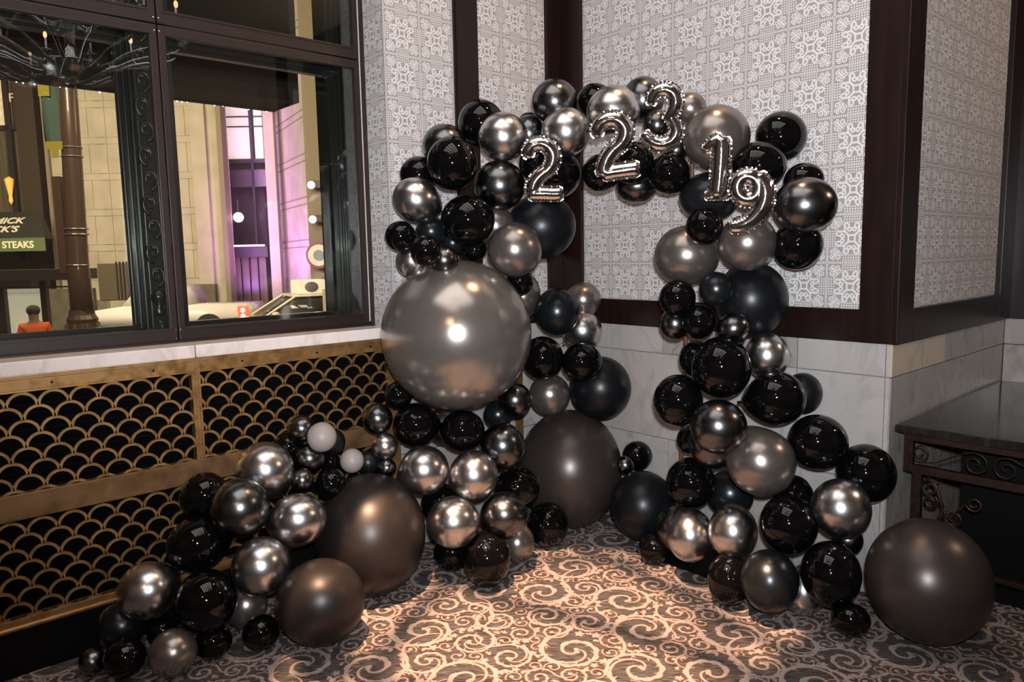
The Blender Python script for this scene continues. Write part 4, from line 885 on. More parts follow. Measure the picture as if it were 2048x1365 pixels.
# ================================================================= TABLE IN THE ALCOVE
tb = empty('side_table', (2.07, 0.04, 0)); setp(tb, 'dark granite topped console with scrolled wrought-iron apron in the alcove', 'table')
M['granite'] = marble('black_granite', (0.006, 0.006, 0.0055), (0.020, 0.018, 0.015), (0.055, 0.042, 0.030), scale=3.0, seed=2.0, rough=0.12); M['granite'].node_tree.nodes['Principled BSDF'].inputs['Specular IOR Level'].default_value = 0.25
M['rust'] = two_tone('brown_iron', (0.014, 0.006, 0.005), (0.034, 0.014, 0.010), 40, 0.4, metal=0.4)
def T(name, d, mat, bev=0.002): return B(name, (d[0] - 2.07, d[1] - 2.07, d[2] - .04, d[3] - .04, d[4], d[5]), M[mat], tb, bev=bev)
T('granite_top', (2.044, 3.7, 0.02, 1.59, 0.772, 0.808), 'granite', 0.010)
T('apron_rail', (2.075, 3.6, 0.055, 0.085, 0.738, 0.770), 'rust'); T('apron_rail', (2.075, 3.6, 0.055, 0.085, 0.592, 0.628), 'rust')
T('apron_post', (2.075, 2.112, 0.055, 0.085, 0.628, 0.738), 'rust'); T('leg', (2.112, 2.150, 0.058, 0.092, 0.0, 0.592), 'rust')
T('leg', (3.55, 3.59, 0.058, 0.092, 0.0, 0.592), 'rust'); T('leg', (2.112, 2.150, 1.50, 1.535, 0.0, 0.77), 'rust'); T('side_rail', (2.118, 2.145, 0.09, 1.5, 0.738, 0.77), 'rust')
T('lower_rail', (2.150, 3.55, 0.062, 0.085, 0.185, 0.205), 'rust')
T('dark_panel', (2.24, 3.6, 0.30, 0.32, 0.0, 0.77), 'black_base', 0)  # black panel added under the top to keep that space dark
def scroll(name, cx, cz, r, s, a0=0.0, lead=None, rad=0.0034, y=0.07):
    pts = []
    for i in range(34):
        t = i / 33; rr = r * (1 - t) ** 0.75 + 0.008; a = a0 + s * 2 * PI * 1.45 * t
        pts.append((cx + rr * math.cos(a) - 2.07, y - .04, cz + rr * math.sin(a)))
    if lead: pts = [(lx - 2.07, y - .04, lz) for lx, lz in lead] + pts
    bm = bmesh.new(); tube(bm, pts, rad, 6); return mesh_obj(name, bm, M['rust'], tb, True)
scroll('apron_scroll', 2.140, 0.688, 0.030, 1, 3.9)
scroll('apron_scroll', 2.355, 0.676, 0.044, -1, 2.2, [(2.13, 0.640), (2.20, 0.650), (2.26, 0.685), (2.31, 0.715)])
scroll('apron_scroll', 2.470, 0.676, 0.044, 1, 0.9, [(2.66, 0.640), (2.60, 0.66), (2.54, 0.70), (2.51, 0.712)])
scroll('apron_scroll', 2.86, 0.676, 0.044, -1, 2.2, [(2.66, 0.640), (2.72, 0.650), (2.78, 0.70)])
scroll('bracket_scroll', 2.185, 0.535, 0.032, 1, 0.5, rad=0.006); scroll('bracket_scroll', 2.19, 0.475, 0.022, -1, 1.0, rad=0.006)
scroll('bracket_scroll', 2.285, 0.42, 0.03, 1, 2.5, [(2.16, 0.25), (2.20, 0.36), (2.245, 0.44)], rad=0.006)
scroll('bracket_scroll', 2.36, 0.50, 0.024, 1, 3.2, [(2.24, 0.36), (2.31, 0.47)], rad=0.006)
bm = bmesh.new(); tube(bm, [(0.09, 0.03, 0.20), (0.15, 0.03, 0.34), (0.17, 0.03, 0.46), (0.14, 0.03, 0.55), (0.10, 0.03, 0.585)], 0.007, 6); mesh_obj('bracket_scroll', bm, M['rust'], tb, True)
# ================================================================= CHANDELIER (hangs in the room; the panes mirror it)
ch = empty('chandelier', (2.15, -2.15, 3.10)); setp(ch, 'nickel chandelier with many S-shaped arms, seen mirrored in the left window panes', 'chandelier')
bm = bmesh.new(); lathe(bm, [(0.0, -0.40), (0.012, -0.39), (0.020, -0.36), (0.010, -0.335), (0.030, -0.315), (0.012, -0.30), (0.050, -0.285), (0.055, -0.272), (0.03, -0.262), (0.10, -0.245), (0.165, -0.205), (0.20, -0.16), (0.205, -0.145), (0.16, -0.14), (0.05, -0.12), (0.035, 0.0), (0.05, 0.10), (0.03, 0.2), (0.06, 0.32), (0.02, 0.40), (0.018, 1.35), (0.10, 1.45), (0.11, 1.5)], 32); mesh_obj('stem', bm, M['chrome'], ch, True)
bm = bmesh.new(); tube(bm, [(0.70 * math.cos(2 * PI * i / 72), 0.70 * math.sin(2 * PI * i / 72), 0.0) for i in range(72)], 0.014, 8, closed=True); mesh_obj('ring', bm, M['chrome'], ch, True)
bm = bmesh.new(); tube(bm, [(0.40 * math.cos(2 * PI * i / 48), 0.40 * math.sin(2 * PI * i / 48), 0.42) for i in range(48)], 0.010, 8, closed=True); mesh_obj('upper_ring', bm, M['chrome'], ch, True)
def arm_mesh(pts, r): 
    bm = bmesh.new(); tube(bm, pts, r, 8); me = bpy.data.meshes.new('arm'); bm.to_mesh(me); bm.free(); me.materials.append(M['chrome'])
    for p in me.polygons: p.use_smooth = True
    return me
pa = []
for i in range(10): t = i / 9; pa.append((0.145 + 0.022 * math.cos(-2.2 + 4.2 * (1 - t)) , 0, -0.165 + 0.022 * math.sin(-2.2 + 4.2 * (1 - t))))
pa += [(0.21, 0, -0.175), (0.28, 0, -0.155), (0.38, 0, -0.105), (0.48, 0, -0.075), (0.58, 0, -0.060), (0.66, 0, -0.03), (0.70, 0, 0.0), (0.735, 0, 0.05), (0.76, 0, 0.09)]
A1 = arm_mesh(pa, [0.006] * 8 + [0.010, 0.012, 0.013, 0.013, 0.013, 0.013, 0.012, 0.010, 0.009, 0.008, 0.008])
A2 = arm_mesh([(0.05, 0, 0.12), (0.12, 0, 0.09), (0.22, 0, 0.16), (0.32, 0, 0.32), (0.40, 0, 0.42), (0.43, 0, 0.47)], 0.009)
A3 = arm_mesh([(0.70, 0, 0.0), (0.72, 0, 0.09), (0.66, 0, 0.2), (0.54, 0, 0.27), (0.44, 0, 0.35), (0.40, 0, 0.42)], 0.009)
cb = bmesh.new(); lathe(cb, [(0.0, 0.0), (0.03, 0.004), (0.045, 0.018), (0.042, 0.022), (0.012, 0.016), (0.012, 0.10), (0.0, 0.10)], 14)
lathe(cb, [(0.0, -0.035), (0.010, -0.03), (0.014, -0.015), (0.006, 0.0)], 10)
CB = bpy.data.meshes.new('candle_cup'); cb.to_mesh(CB); cb.free(); CB.materials.append(M['chrome'])
bb = bmesh.new(); sph(bb, (0, 0, 0.125), 0.014, 10, (1, 1, 1.8)); BB = bpy.data.meshes.new('candle_bulb'); bb.to_mesh(BB); bb.free(); BB.materials.append(M['bulb'])
for me in (CB, BB):
    for p in me.polygons: p.use_smooth = True
for i in range(16):
    a = 2 * PI * i / 16
    for me, nm in ((A1, 'arm'), (A3, 'brace')) if i % 2 else ((A1, 'arm'),):
        o = bpy.data.objects.new(nm, me); COL.objects.link(o); o.parent = ch; o.rotation_euler = (0, 0, a)
    cup = bpy.data.objects.new('candle_cup', CB); COL.objects.link(cup); cup.parent = ch; cup.location = (0.76 * math.cos(a), 0.76 * math.sin(a), 0.09)
    if i % 2 == 0:
        b2 = bpy.data.objects.new('candle_bulb', BB); COL.objects.link(b2); b2.parent = cup
for i in range(8):
    a = 2 * PI * (i + .5) / 8
    o = bpy.data.objects.new('arm', A2); COL.objects.link(o); o.parent = ch; o.rotation_euler = (0, 0, a)
    cup = bpy.data.objects.new('candle_cup', CB); COL.objects.link(cup); cup.parent = ch; cup.location = (0.43 * math.cos(a), 0.43 * math.sin(a), 0.47)
# luminous coffered ceiling panel
sk = empty('ceiling_light_panel', (2.0, -2.6, H)); setp(sk, 'lit square ceiling panel with dark grid, mirrored in the black balloons', 'ceiling light')
for ix in range(5):
    for iy in range(5):
        B('light_pane', (-1.35 + ix * 0.54 + 0.055, -1.35 + (ix + 1) * 0.54 - 0.055, -1.35 + iy * 0.54 + 0.055, -1.35 + (iy + 1) * 0.54 - 0.055, -0.03, -0.012), M['skylight'], sk)
for k in range(6):
    B('muntin', (-1.39, 1.39, -1.35 + k * 0.54 - 0.05, -1.35 + k * 0.54 + 0.05, -0.07, -0.002), M['muntin'], sk)
    B('muntin', (-1.35 + k * 0.54 - 0.05, -1.35 + k * 0.54 + 0.05, -1.39, 1.39, -0.068, -0.004), M['muntin'], sk)
# ================================================================= OUTSIDE
M['cream'] = two_tone('limestone', (0.34, 0.31, 0.22), (0.42, 0.38, 0.28), 1.5, 0.8)
M['pinkstone'] = M['cream']
M['tan'] = pm('tan_stone', (0.20, 0.17, 0.11), 0.8)
M['stone'] = two_tone('grey_granite_plinth', (0.09, 0.08, 0.055), (0.13, 0.115, 0.08), 3, 0.7)
M['darkbrown'] = pm('brown_storefront', (0.045, 0.030, 0.018), 0.5)
M['darkwood'] = pm('dark_mullion', (0.022, 0.016, 0.014), 0.5)
M['entry'] = pm('dark_entrance_glass', (0.06, 0.045, 0.05), 0.35)
M['curtain'] = two_tone('shop_curtain', (0.05, 0.042, 0.025), (0.11, 0.09, 0.055), 3, 0.7, stretch=(4, 4, 0.2))
M['doorwood'] = two_tone('entrance_door', (0.06, 0.045, 0.03), (0.13, 0.10, 0.065), 2, 0.4, stretch=(3, 3, .2))
M['bronzeg'] = pm('bronze_window_grille', (0.10, 0.08, 0.045), 0.5)
M['darkmetal'] = pm('dark_street_metal', (0.030, 0.025, 0.020), 0.45, metal=0.3)
M['whitepanel'] = pm('backlit_shelter_panel', (0.6, 0.58, 0.5), 0.5, emit=(0.92, 0.85, 0.68), es=0.42)
M['picture'] = two_tone('lit_upper_shop_window', (0.6, 0.5, 0.38), (0.35, 0.22, 0.12), 5, 0.5)
pic = M['picture'].node_tree; bsdf = pic.nodes['Principled BSDF']; bsdf.inputs['Emission Color'].default_value = (1.0, 0.80, 0.58, 1); bsdf.inputs['Emission Strength'].default_value = 0.55
M['litwin'] = pm('lit_room_window', (0.7, 0.66, 0.56), 0.5, emit=(1.0, 0.92, 0.74), es=0.62)
M['purplelight'] = pm('purple_tube', (0.8, 0.6, 1), 0.5, emit=(0.62, 0.40, 1.0), es=4.0)
M['bluewin'] = pm('blue_violet_sign_light', (0.6, 0.6, 1), 0.5, emit=(0.42, 0.36, 0.95), es=0.9)
M['canopy'] = pm('dark_canopy_soffit', (0.028, 0.027, 0.026), 0.7)
M['asphalt'] = pm('asphalt', (0.05, 0.048, 0.045), 0.8)
M['white_paint'] = pm('white_car_paint', (0.62, 0.60, 0.56), 0.25, coat=0.5)
M['cream_paint'] = pm('cream_taxi_paint', (0.62, 0.54, 0.42), 0.25, coat=0.5)
M['carglass'] = pm('car_window_glass', (0.03, 0.03, 0.03), 0.06)
M['tyre'] = pm('tyre_rubber', (0.01, 0.01, 0.01), 0.8)
M['redlight'] = pm('red_tail_light', (0.8, 0.05, 0.02), 0.3, emit=(1.0, 0.10, 0.04), es=2.2)
M['head'] = pm('headlight', (1, 1, .9), 0.3, emit=(1.0, 0.85, 0.6), es=12)
M['brownpole'] = pm('brown_painted_pole', (0.11, 0.062, 0.045), 0.35, coat=0.3)
M['bandm'] = pm('steel_strap', (0.4, 0.37, 0.33), 0.4, metal=0.6)
M['teal'] = pm('teal_banner', (0.075, 0.13, 0.115), 0.8)
M['yellow'] = pm('yellow_banner_print', (0.42, 0.36, 0.04), 0.8)
M['awn'] = pm('dark_awning', (0.020, 0.020, 0.015), 0.8)
M['green'] = pm('green_valance', (0.085, 0.13, 0.045), 0.8)
M['letter'] = pm('cream_lettering', (0.75, 0.70, 0.55), 0.6)
M['orange'] = pm('orange_jacket', (0.62, 0.09, 0.015), 0.7)
M['cloth'] = pm('dark_clothing', (0.03, 0.025, 0.02), 0.8)
M['skin'] = pm('skin', (0.30, 0.16, 0.10), 0.5)
M['fairy'] = pm('string_light', (1, .9, .7), 0.4, emit=(1.0, 0.88, 0.62), es=14)
M['lampglow'] = pm('glowing_globe', (1, 1, .9), 0.4, emit=(1.0, 0.92, 0.72), es=7)
M['gold'] = pm('golden_glass', (0.8, .5, .1), 0.4, emit=(1.0, 0.55, 0.12), es=0.55)
MAT = {'bronze': 'bronzeg'}
st('street', (-45, -0.8, -22, 34, -1.2, -0.9), 'asphalt')
P0 = ext(0, 0, 0); ROT = math.atan2(RH.y, RH.x)
def eroot(name, a, d, z=0.0): return empty(name, ext(a, d, z), (0, 0, ROT))
def ebox(bm, r, a0, a1, d0, d1, z0, z1, bev=0): return box(bm, a0 - r[0], a1 - r[0], d0 - r[1], d1 - r[1], z0 - r[2], z1 - r[2], bev)
FAC = {'cream_building': ('cream stone building across the street with pilasters and grey plinth', 'building', (-12.5, 25.0, 0)),
       'restaurant_front': ('dark restaurant front with lit upper windows at the left edge of view', 'building', (-16.5, 25.6, 0)),
       'purple_entrance': ('tall dark entrance bay washed in purple light', 'building', (-9.4, 27.0, 0)),
       'right_cream_column': ('cream stone column just inside the right edge of the window view', 'column', (-4.4, 17.4, 0)),
       'bus_shelter': ('street shelter with dark roof and glowing white panel', 'shelter', (-8.7, 14.3, 0))}
ROOTS = {}
for n_, (lab, cat, r) in FAC.items():
    e = eroot(n_, r[0], r[1]); setp(e, lab, cat); ROOTS[n_] = (e, r)
for (n_, a0, a1, z0, z1, d, t, mt, par) in EXT:
    e, r = ROOTS[par]; bm = bmesh.new(); ebox(bm, r, a0, a1, d, d + t, max(z0, -0.9), z1)
    mesh_obj(n_, bm, M[MAT.get(mt, mt)], e)
# ashlar courses on the cream building (shallow recessed joints between built blocks)
e, r = ROOTS['cream_building']
for nm, a0, a1 in (('stone_block', -15.0, -13.25), ('stone_block', -13.25, -11.9), ('stone_block', -11.9, -10.0)):
    z = 1.0; k = 0
    while z < 12:
        h = 0.95 if k % 2 == 0 else 0.22
        nb = 3 if h > .5 else 2; wd = (a1 - a0) / nb
        for j in range(nb):
            if not (a0 > -13.4 and a0 < -13 and z < 1.3):
                bm = bmesh.new(); ebox(bm, r, a0 + j * wd + .007, a0 + (j + 1) * wd - .007, 24.97, 25.02, z + .007, z + h - .007); mesh_obj(nm, bm, M['cream'], e)
        z += h; k += 1
for k in range(12):
    bm = bmesh.new(); a = -13.25 + k * 0.118; ebox(bm, r, a, a + .03, 24.9, 24.95, 0.35, 1.6); mesh_obj('grille_bar', bm, M['darkwood'], e)
# side wall of the pink-lit tower, running back from the street
pt = eroot('pink_lit_tower', -6.3, 24.0); setp(pt, 'stone tower wall glowing pink and purple beside the entrance', 'building')
def quadwall(bm, p, q, th, z0, z1, r):
    dx, dy = q[0] - p[0], q[1] - p[1]; l = math.hypot(dx, dy); nx, ny = -dy / l * th, dx / l * th
    c = [(p[0], p[1]), (q[0], q[1]), (q[0] + nx, q[1] + ny), (p[0] + nx, p[1] + ny)]
    v = [bm.verts.new((x - r[0], y - r[1], z)) for z in (z0, z1) for x, y in c]
    for f_ in ((0, 1, 2, 3), (7, 6, 5, 4), (0, 4, 5, 1), (1, 5, 6, 2), (2, 6, 7, 3), (3, 7, 4, 0)): bm.faces.new([v[i] for i in f_])
rr = (-6.3, 24.0)
pa_, pb_ = (-9.15, 28.5), (-6.42, 23.8)
bm = bmesh.new(); quadwall(bm, pa_, pb_, 0.4, -0.9, 14, rr); bmesh.ops.recalc_face_normals(bm, faces=bm.faces); mesh_obj('side_wall', bm, M['cream'], pt)
bm = bmesh.new(); ebox(bm, (rr[0], rr[1], 0), -6.42, -5.95, 23.8, 26, -0.9, 14); mesh_obj('corner_pier', bm, M['tan'], pt)
bm = bmesh.new(); ebox(bm, (rr[0], rr[1], 0), -5.95, -3.5, 24.4, 26, -0.9, 14); mesh_obj('front_wall', bm, M['cream'], pt)
bm = bmesh.new(); ebox(bm, (rr[0], rr[1], 0), -6.44, -3.5, 23.7, 24.3, -0.9, 0.55); mesh_obj('plinth', bm, M['stone'], pt)
nx_, ny_ = (pb_[1] - pa_[1]), -(pb_[0] - pa_[0])
for z in [0.6 + 1.35 * i for i in range(9)]:
    for dz in (0, 0.22):
        bm = bmesh.new(); quadwall(bm, (pa_[0] - .0, pa_[1] - .02), (pb_[0] - .0, pb_[1] - .02), -0.012, z + dz, z + dz + .018, rr); bmesh.ops.recalc_face_normals(bm, faces=bm.faces); mesh_obj('joint_line', bm, M['tan'], pt)
for k, z in enumerate((3.55, 3.95, 4.35, 4.8, 6.9, 7.3)):
    bm = bmesh.new(); t0, t1 = 0.24, 0.32
    p = (pa_[0] + (pb_[0] - pa_[0]) * t0, pa_[1] + (pb_[1] - pa_[1]) * t0); q = (pa_[0] + (pb_[0] - pa_[0]) * t1, pa_[1] + (pb_[1] - pa_[1]) * t1)
    quadwall(bm, p, q, -0.10, z, z + 0.3, rr); bmesh.ops.recalc_face_normals(bm, faces=bm.faces); mesh_obj('sign_window', bm, M['bluewin'] if k < 2 else M['darkwood'], pt)
for nm in ('lamp1', 'lamp2'):
    a, d, z = EP[nm]; fx = eroot('flood_light', a + .05, 23.55, z); setp(fx, 'black flood light on the tower wall, ' + ('upper one' if nm == 'lamp1' else 'lower one'), 'lamp', 'flood lights on the tower')
    bm = bmesh.new(); box(bm, -0.15, 0.22, -0.2, 0.12, -0.10, 0.14, .02); mesh_obj('housing', bm, M['darkmetal'], fx)
    bm = bmesh.new(); sph(bm, (-0.08, -0.20, 0), 0.12, 12); mesh_obj('lens', bm, M['lampglow'], fx)
a, d, z = EP['sign']; sg = eroot('round_sign', a, 23.6, z); setp(sg, 'round white sign with red rim on the tower wall', 'sign')
for r_, yy, mt in ((0.42, 0.0, 'purplerim'), (0.34, -0.03, 'whitepanel2'), (0.17, -0.05, 'greyblue')):
    if mt not in M: M[mt] = pm(mt, {'purplerim': (0.25, 0.08, 0.16), 'whitepanel2': (0.75, 0.7, 0.62), 'greyblue': (0.25, 0.28, 0.33)}[mt], 0.5)
    bm = bmesh.new(); lathe(bm, [(0, 0), (r_, 0), (r_, 0.04), (0, 0.04)], 28); bmesh.ops.rotate(bm, verts=bm.verts, matrix=Matrix.Rotation(PI / 2, 3, 'X')); bmesh.ops.translate(bm, verts=bm.verts, vec=(0, yy, 0)); bmesh.ops.recalc_face_normals(bm, faces=bm.faces); mesh_obj('disc', bm, M[mt], sg)
a, d, z = EP['globe']; gl = eroot('globe_lamp', -9.28, 25.6, 3.03); setp(gl, 'glowing white globe lamp in the purple entrance', 'lamp')
bm = bmesh.new(); sph(bm, (0, 0, 0), 0.17, 14); mesh_obj('globe', bm, M['lampglow'], gl, True); bm = bmesh.new(); tube(bm, [(0, 0, .15), (0, 0, .6)], .02); mesh_obj('rod', bm, M['darkwood'], gl)
a, d, z = EP['goldlamp']; gl = eroot('golden_lamp', a, 25.6, z); gl.scale = (.55, .55, .65); setp(gl, 'golden pleated lamp glowing in the restaurant window', 'lamp')
bm = bmesh.new(); lathe(bm, [(0.02, -0.75), (0.12, -0.6), (0.10, -0.3), (0.22, 0.3), (0.26, 0.55), (0.0, 0.7)], 16); mesh_obj('shade', bm, M['gold'], gl)
# awning with its lettering
aw = eroot('awning', -15.5, 24.0, 2.9); setp(aw, 'dark restaurant awning with green valance and cream lettering', 'awning')
bm = bmesh.new()
za, zb_ = EP['awt'][2], EP['awb'][2]; aR0, aR1 = EP['awr'][0], EP['awb'][0]
c = [(-19, 24.0, za), (aR0, 24.0, za), (aR1, 23.0, zb_), (-19, 23.0, zb_), (-19, 24.6, zb_), (aR0, 24.6, zb_)]
v = [bm.verts.new((x + 15.5, y - 24.0, z - 2.9)) for x, y, z in c]
for f_ in ((0, 3, 2, 1), (1, 2, 5), (3, 4, 5, 2), (0, 1, 5, 4), (0, 4, 3)): bm.faces.new([v[i] for i in f_])
bmesh.ops.recalc_face_normals(bm, faces=bm.faces); mesh_obj('hood', bm, M['awn'], aw)
bm = bmesh.new(); box(bm, -19 + 15.5, aR1 + 15.5, -1.03, -0.99, EP['awv'][2] - 2.9, zb_ - 2.9 + .01); mesh_obj('valance', bm, M['green'], aw)
def text(name, body, size, loc, parent, mat, rotx=PI / 2, ext_=0.01, bold=0.0):
    cu = bpy.data.curves.new(name, 'FONT'); cu.body = body; cu.size = size; cu.extrude = ext_; cu.offset = bold
    o = bpy.data.objects.new(name, cu); COL.objects.link(o)
    dg = bpy.context.evaluated_depsgraph_get(); me = bpy.data.meshes.new_from_object(o.evaluated_get(dg)); bpy.data.objects.remove(o)
    me.materials.clear(); me.materials.append(M[mat]); o = bpy.data.objects.new(name, me); COL.objects.link(o); o.parent = parent; o.location = loc; o.rotation_euler = (rotx, 0, 0); return o
sl = math.atan2(za - zb_, 1.0)
def on_slope(z): return -(za - z) / (za - zb_) - 0.03
text('lettering', 'MICK', 0.40, (EP['mick'][0] + 15.5 - .14, on_slope(2.86), 2.86 - 2.9), aw, 'letter', sl, bold=.008)
text('lettering', "ICK'S", 0.40, (EP['micks'][0] + 15.5 + .02, on_slope(2.58), 2.58 - 2.9), aw, 'letter', sl, bold=.008)
text('lettering', 'STEAKS', 0.29, (EP['steaks'][0] + 15.5, -1.045, EP['steaks'][2] - 2.9 - .11), aw, 'letter', bold=.008)
e, r = ROOTS['restaurant_front']
text('lettering', 'FE', 0.42, (-16.92 - r[0], 25.86 - r[1], 7.05), e, 'letter')
# canopy over our own sidewalk, with string lights along its edge
cn = empty('canopy', (-2.0, -2.5, 3.0)); setp(cn, 'dark canopy panel hanging outside the window with tiny bulbs on its edge', 'canopy')
B('soffit', (-1.0, -0.55, -3.5, 1.97, -0.11, 3.2), M['canopy'], cn); B('fascia', (-1.03, -1.0, -3.5, 2.0, -0.12, 3.3), M['canopy'], cn); B('end_fascia', (-1.0, -0.55, 1.97, 2.0, -0.115, 3.3), M['canopy'], cn)
rb = random.Random(5); FB = bpy.data.meshes.new('string_bulb'); bm = bmesh.new(); sph(bm, (0, 0, 0), 0.0052, 8); bm.to_mesh(FB); bm.free(); FB.materials.append(M['fairy'])
y = -3.2
while y < 1.95:
    o = bpy.data.objects.new('string_bulb', FB); COL.objects.link(o); o.parent = cn; o.location = (-1.035, y, -0.125 + rb.random() * 0.006); s = .6 + rb.random() * .7; o.scale = (s, s, s); y += rb.choice((0.04, 0.07, 0.16, 0.22))
# brown lamp post with banner
a0, _, _ = EP['pole1']
lp = eroot('street_lamp_post', a0, 11.0, -0.9); setp(lp, 'brown lamp post with steel straps and ornate flared base', 'lamp post')
bm = bmesh.new(); tube(bm, [(0.02, 0, 1.5), (0.0, 0, 2.4), (0.06, 0, 4.2), (0.13, 0, 7.2)], [0.165, 0.150, 0.128, 0.10], 18); mesh_obj('shaft', bm, M['brownpole'], lp, True)
bm = bmesh.new(); lathe(bm, [(0.34, 0), (0.34, .45), (0.31, .6), (0.29, .95), (0.24, 1.35), (0.20, 1.60), (0.215, 1.66), (0.18, 1.72), (0.165, 1.80)], 16); mesh_obj('base', bm, M['brownpole'], lp)
for k in range(8):
    bm = bmesh.new(); a = 2 * PI * k / 8; tube(bm, [(0.31 * math.cos(a), 0.31 * math.sin(a), .6), (0.27 * math.cos(a), 0.27 * math.sin(a), 1.2), (0.21 * math.cos(a), 0.21 * math.sin(a), 1.6)], .025, 6); mesh_obj('base_rib', bm, M['brownpole'], lp, True)
for zz in (2.45, 2.90, 2.98, 4.02, 4.15): 
    bm = bmesh.new(); rr_ = .160 if zz < 3.5 else .142; sh = 0.0 if zz < 2.5 else (0.025 if zz < 3.5 else 0.055); lathe(bm, [(rr_, 0), (rr_ + .006, .008), (rr_, .02)], 18, (sh, 0, zz)); mesh_obj('strap', bm, M['bandm'], lp)
bm = bmesh.new(); box(bm, -.24, -.12, -.06, .06, 2.35, 3.75, .01); mesh_obj('conduit_box', bm, M['brownpole'], lp)
bn = eroot('street_banner', EP['bannertl'][0], 10.9, 3.3); setp(bn, 'teal and yellow banner hanging from the lamp post', 'banner')
bm = bmesh.new(); bmesh.ops.create_grid(bm, x_segments=6, y_segments=14, size=0.5)
for v in bm.verts: v.co = Vector(((v.co.x + .5) * 0.26 + 0.02 * math.sin(v.co.y * 5), 0.03 * math.sin(v.co.x * 6 + v.co.y * 3), (v.co.y + .5) * 1.3 - .06))
bmesh.ops.solidify(bm, geom=bm.faces[:], thickness=.004); mesh_obj('cloth', bm, M['teal'], bn, True)
bm = bmesh.new(); box(bm, -.01, .15, -.045, -.038, .66, 0.95); mesh_obj('yellow_patch', bm, M['yellow'], bn)
bm = bmesh.new(); box(bm, .03, .27, -.045, -.038, -.08, 0.03); box(bm, .10, .20, -.045, -.038, -.20, -0.08); mesh_obj('yellow_patch', bm, M['yellow'], bn)
# pickup trucks and taxi
def car_body(bm, prof, w, bev=0.04):
    n = len(prof); L = [bm.verts.new((x, -w / 2, z)) for x, z in prof]; R_ = [bm.verts.new((x, w / 2, z)) for x, z in prof]
    bm.faces.new(L[::-1]); bm.faces.new(R_)
    for i in range(n): bm.faces.new((L[i], L[(i + 1) % n], R_[(i + 1) % n], R_[i]))
    bmesh.ops.recalc_face_normals(bm, faces=bm.faces); bmesh.ops.bevel(bm, geom=bm.edges[:], offset=bev, segments=3, affect='EDGES')
def wheel(parent, x, y, r=0.36):
    bm = bmesh.new(); lathe(bm, [(0, -.1), (r * .9, -.1), (r, -.07), (r, .07), (r * .9, .1), (0, .1)], 20); bmesh.ops.rotate(bm, verts=bm.verts, matrix=Matrix.Rotation(PI / 2, 3, 'X')); bmesh.ops.translate(bm, verts=bm.verts, vec=(x, y, r)); bmesh.ops.recalc_face_normals(bm, faces=bm.faces); mesh_obj('wheel', bm, M['tyre'], parent)
def pickup(a, d, lab, yaw):
    e = eroot('pickup_truck', a, d, -0.74); e.rotation_euler.z = ROT + yaw; setp(e, lab, 'truck')
    bm = bmesh.new(); car_body(bm, [(-2.7, .55), (-2.75, 1.05), (-1.45, 1.22), (-1.2, 1.25), (2.75, 1.25), (2.75, .5)], 1.95, .07); mesh_obj('body', bm, M['white_paint'], e, True)
    bm = bmesh.new(); car_body(bm, [(-1.35, 1.2), (-.75, 1.85), (.55, 1.88), (.85, 1.2)], 1.75, .06); cabo = mesh_obj('cab', bm, M['white_paint'], e, True)
    bm = bmesh.new(); box(bm, -.65, .5, -.885, .885, 1.3, 1.75, .03); mesh_obj('side_window', bm, M['carglass'], cabo)
    bm = bmesh.new(); box(bm, 2.50, 2.79, -1.01, -.80, .72, 1.20, .02); tl = mesh_obj('tail_light', bm, M['redlight'], e)
    for zz in (0.88, 1.06):
        bm = bmesh.new(); sph(bm, (2.66, -1.0, zz), .07, 10); mesh_obj('tail_lamp_bulb', bm, M['lampglow'], tl)
    bm = bmesh.new(); lathe(bm, [(0, 0), (.47, 0), (.47, .03), (0, .03)], 20); bmesh.ops.rotate(bm, verts=bm.verts, matrix=Matrix.Rotation(PI / 2, 3, 'X')); bmesh.ops.translate(bm, verts=bm.verts, vec=(1.55, -.965, .5)); mesh_obj('wheel_arch', bm, M['tyre'], e)
    for x in (-1.8, 1.55):
        for y in (-.86, .86): wheel(e, x, y)
    return e
pk = pickup(-9.83, 21.5, 'white pickup truck with lit red tail light, seen through both panes', 0.0); pk.scale = (.87, .87, .87)
tx = eroot('taxi', -5.75, 19.8, -0.9); tx.rotation_euler.z = ROT + 0.5; setp(tx, 'cream taxi with roof sign and headlights on, seen through the right pane', 'car')
bm = bmesh.new(); car_body(bm, [(-2.2, .35), (-2.25, .70), (-1.9, .88), (-1.0, 1.02), (2.1, 1.10), (2.2, .4)], 1.8, .09); mesh_obj('body', bm, M['cream_paint'], tx, True)
bm = bmesh.new(); car_body(bm, [(-1.05, .98), (-.2, 1.50), (1.1, 1.52), (1.9, 1.05)], 1.55, .06); mesh_obj('cabin', bm, M['carglass'], tx, True)
bm = bmesh.new(); box(bm, -.25, 1.15, -.72, .72, 1.50, 1.55, .02); mesh_obj('roof', bm, M['cream_paint'], tx)
for s in (-1, 1):
    bm = bmesh.new(); tube(bm, [(-1.05, s * .79, 1.0), (-.2, s * .74, 1.52), (1.1, s * .74, 1.54), (1.9, s * .79, 1.08)], .035, 6); mesh_obj('pillar', bm, M['cream_paint'], tx, True)
    bm = bmesh.new(); sph(bm, (-2.2, s * .62, .68), .10, 12); mesh_obj('headlight', bm, M['head'], tx)
    bm = bmesh.new(); sph(bm, (-.75, s * .98, 1.10), .10, 10, (1, .7, .7)); mesh_obj('mirror', bm, M['cream_paint'], tx)
bm = bmesh.new(); box(bm, -.05, .75, -.45, .45, 1.56, 1.92, .03); rs = mesh_obj('roof_sign', bm, M['whitepanel'], tx)
bm = bmesh.new(); sph(bm, (.3, -.46, 1.74), .14, 10, (1.3, .2, 1)); mesh_obj('roof_sign_print', bm, M['darkbrown'], rs)
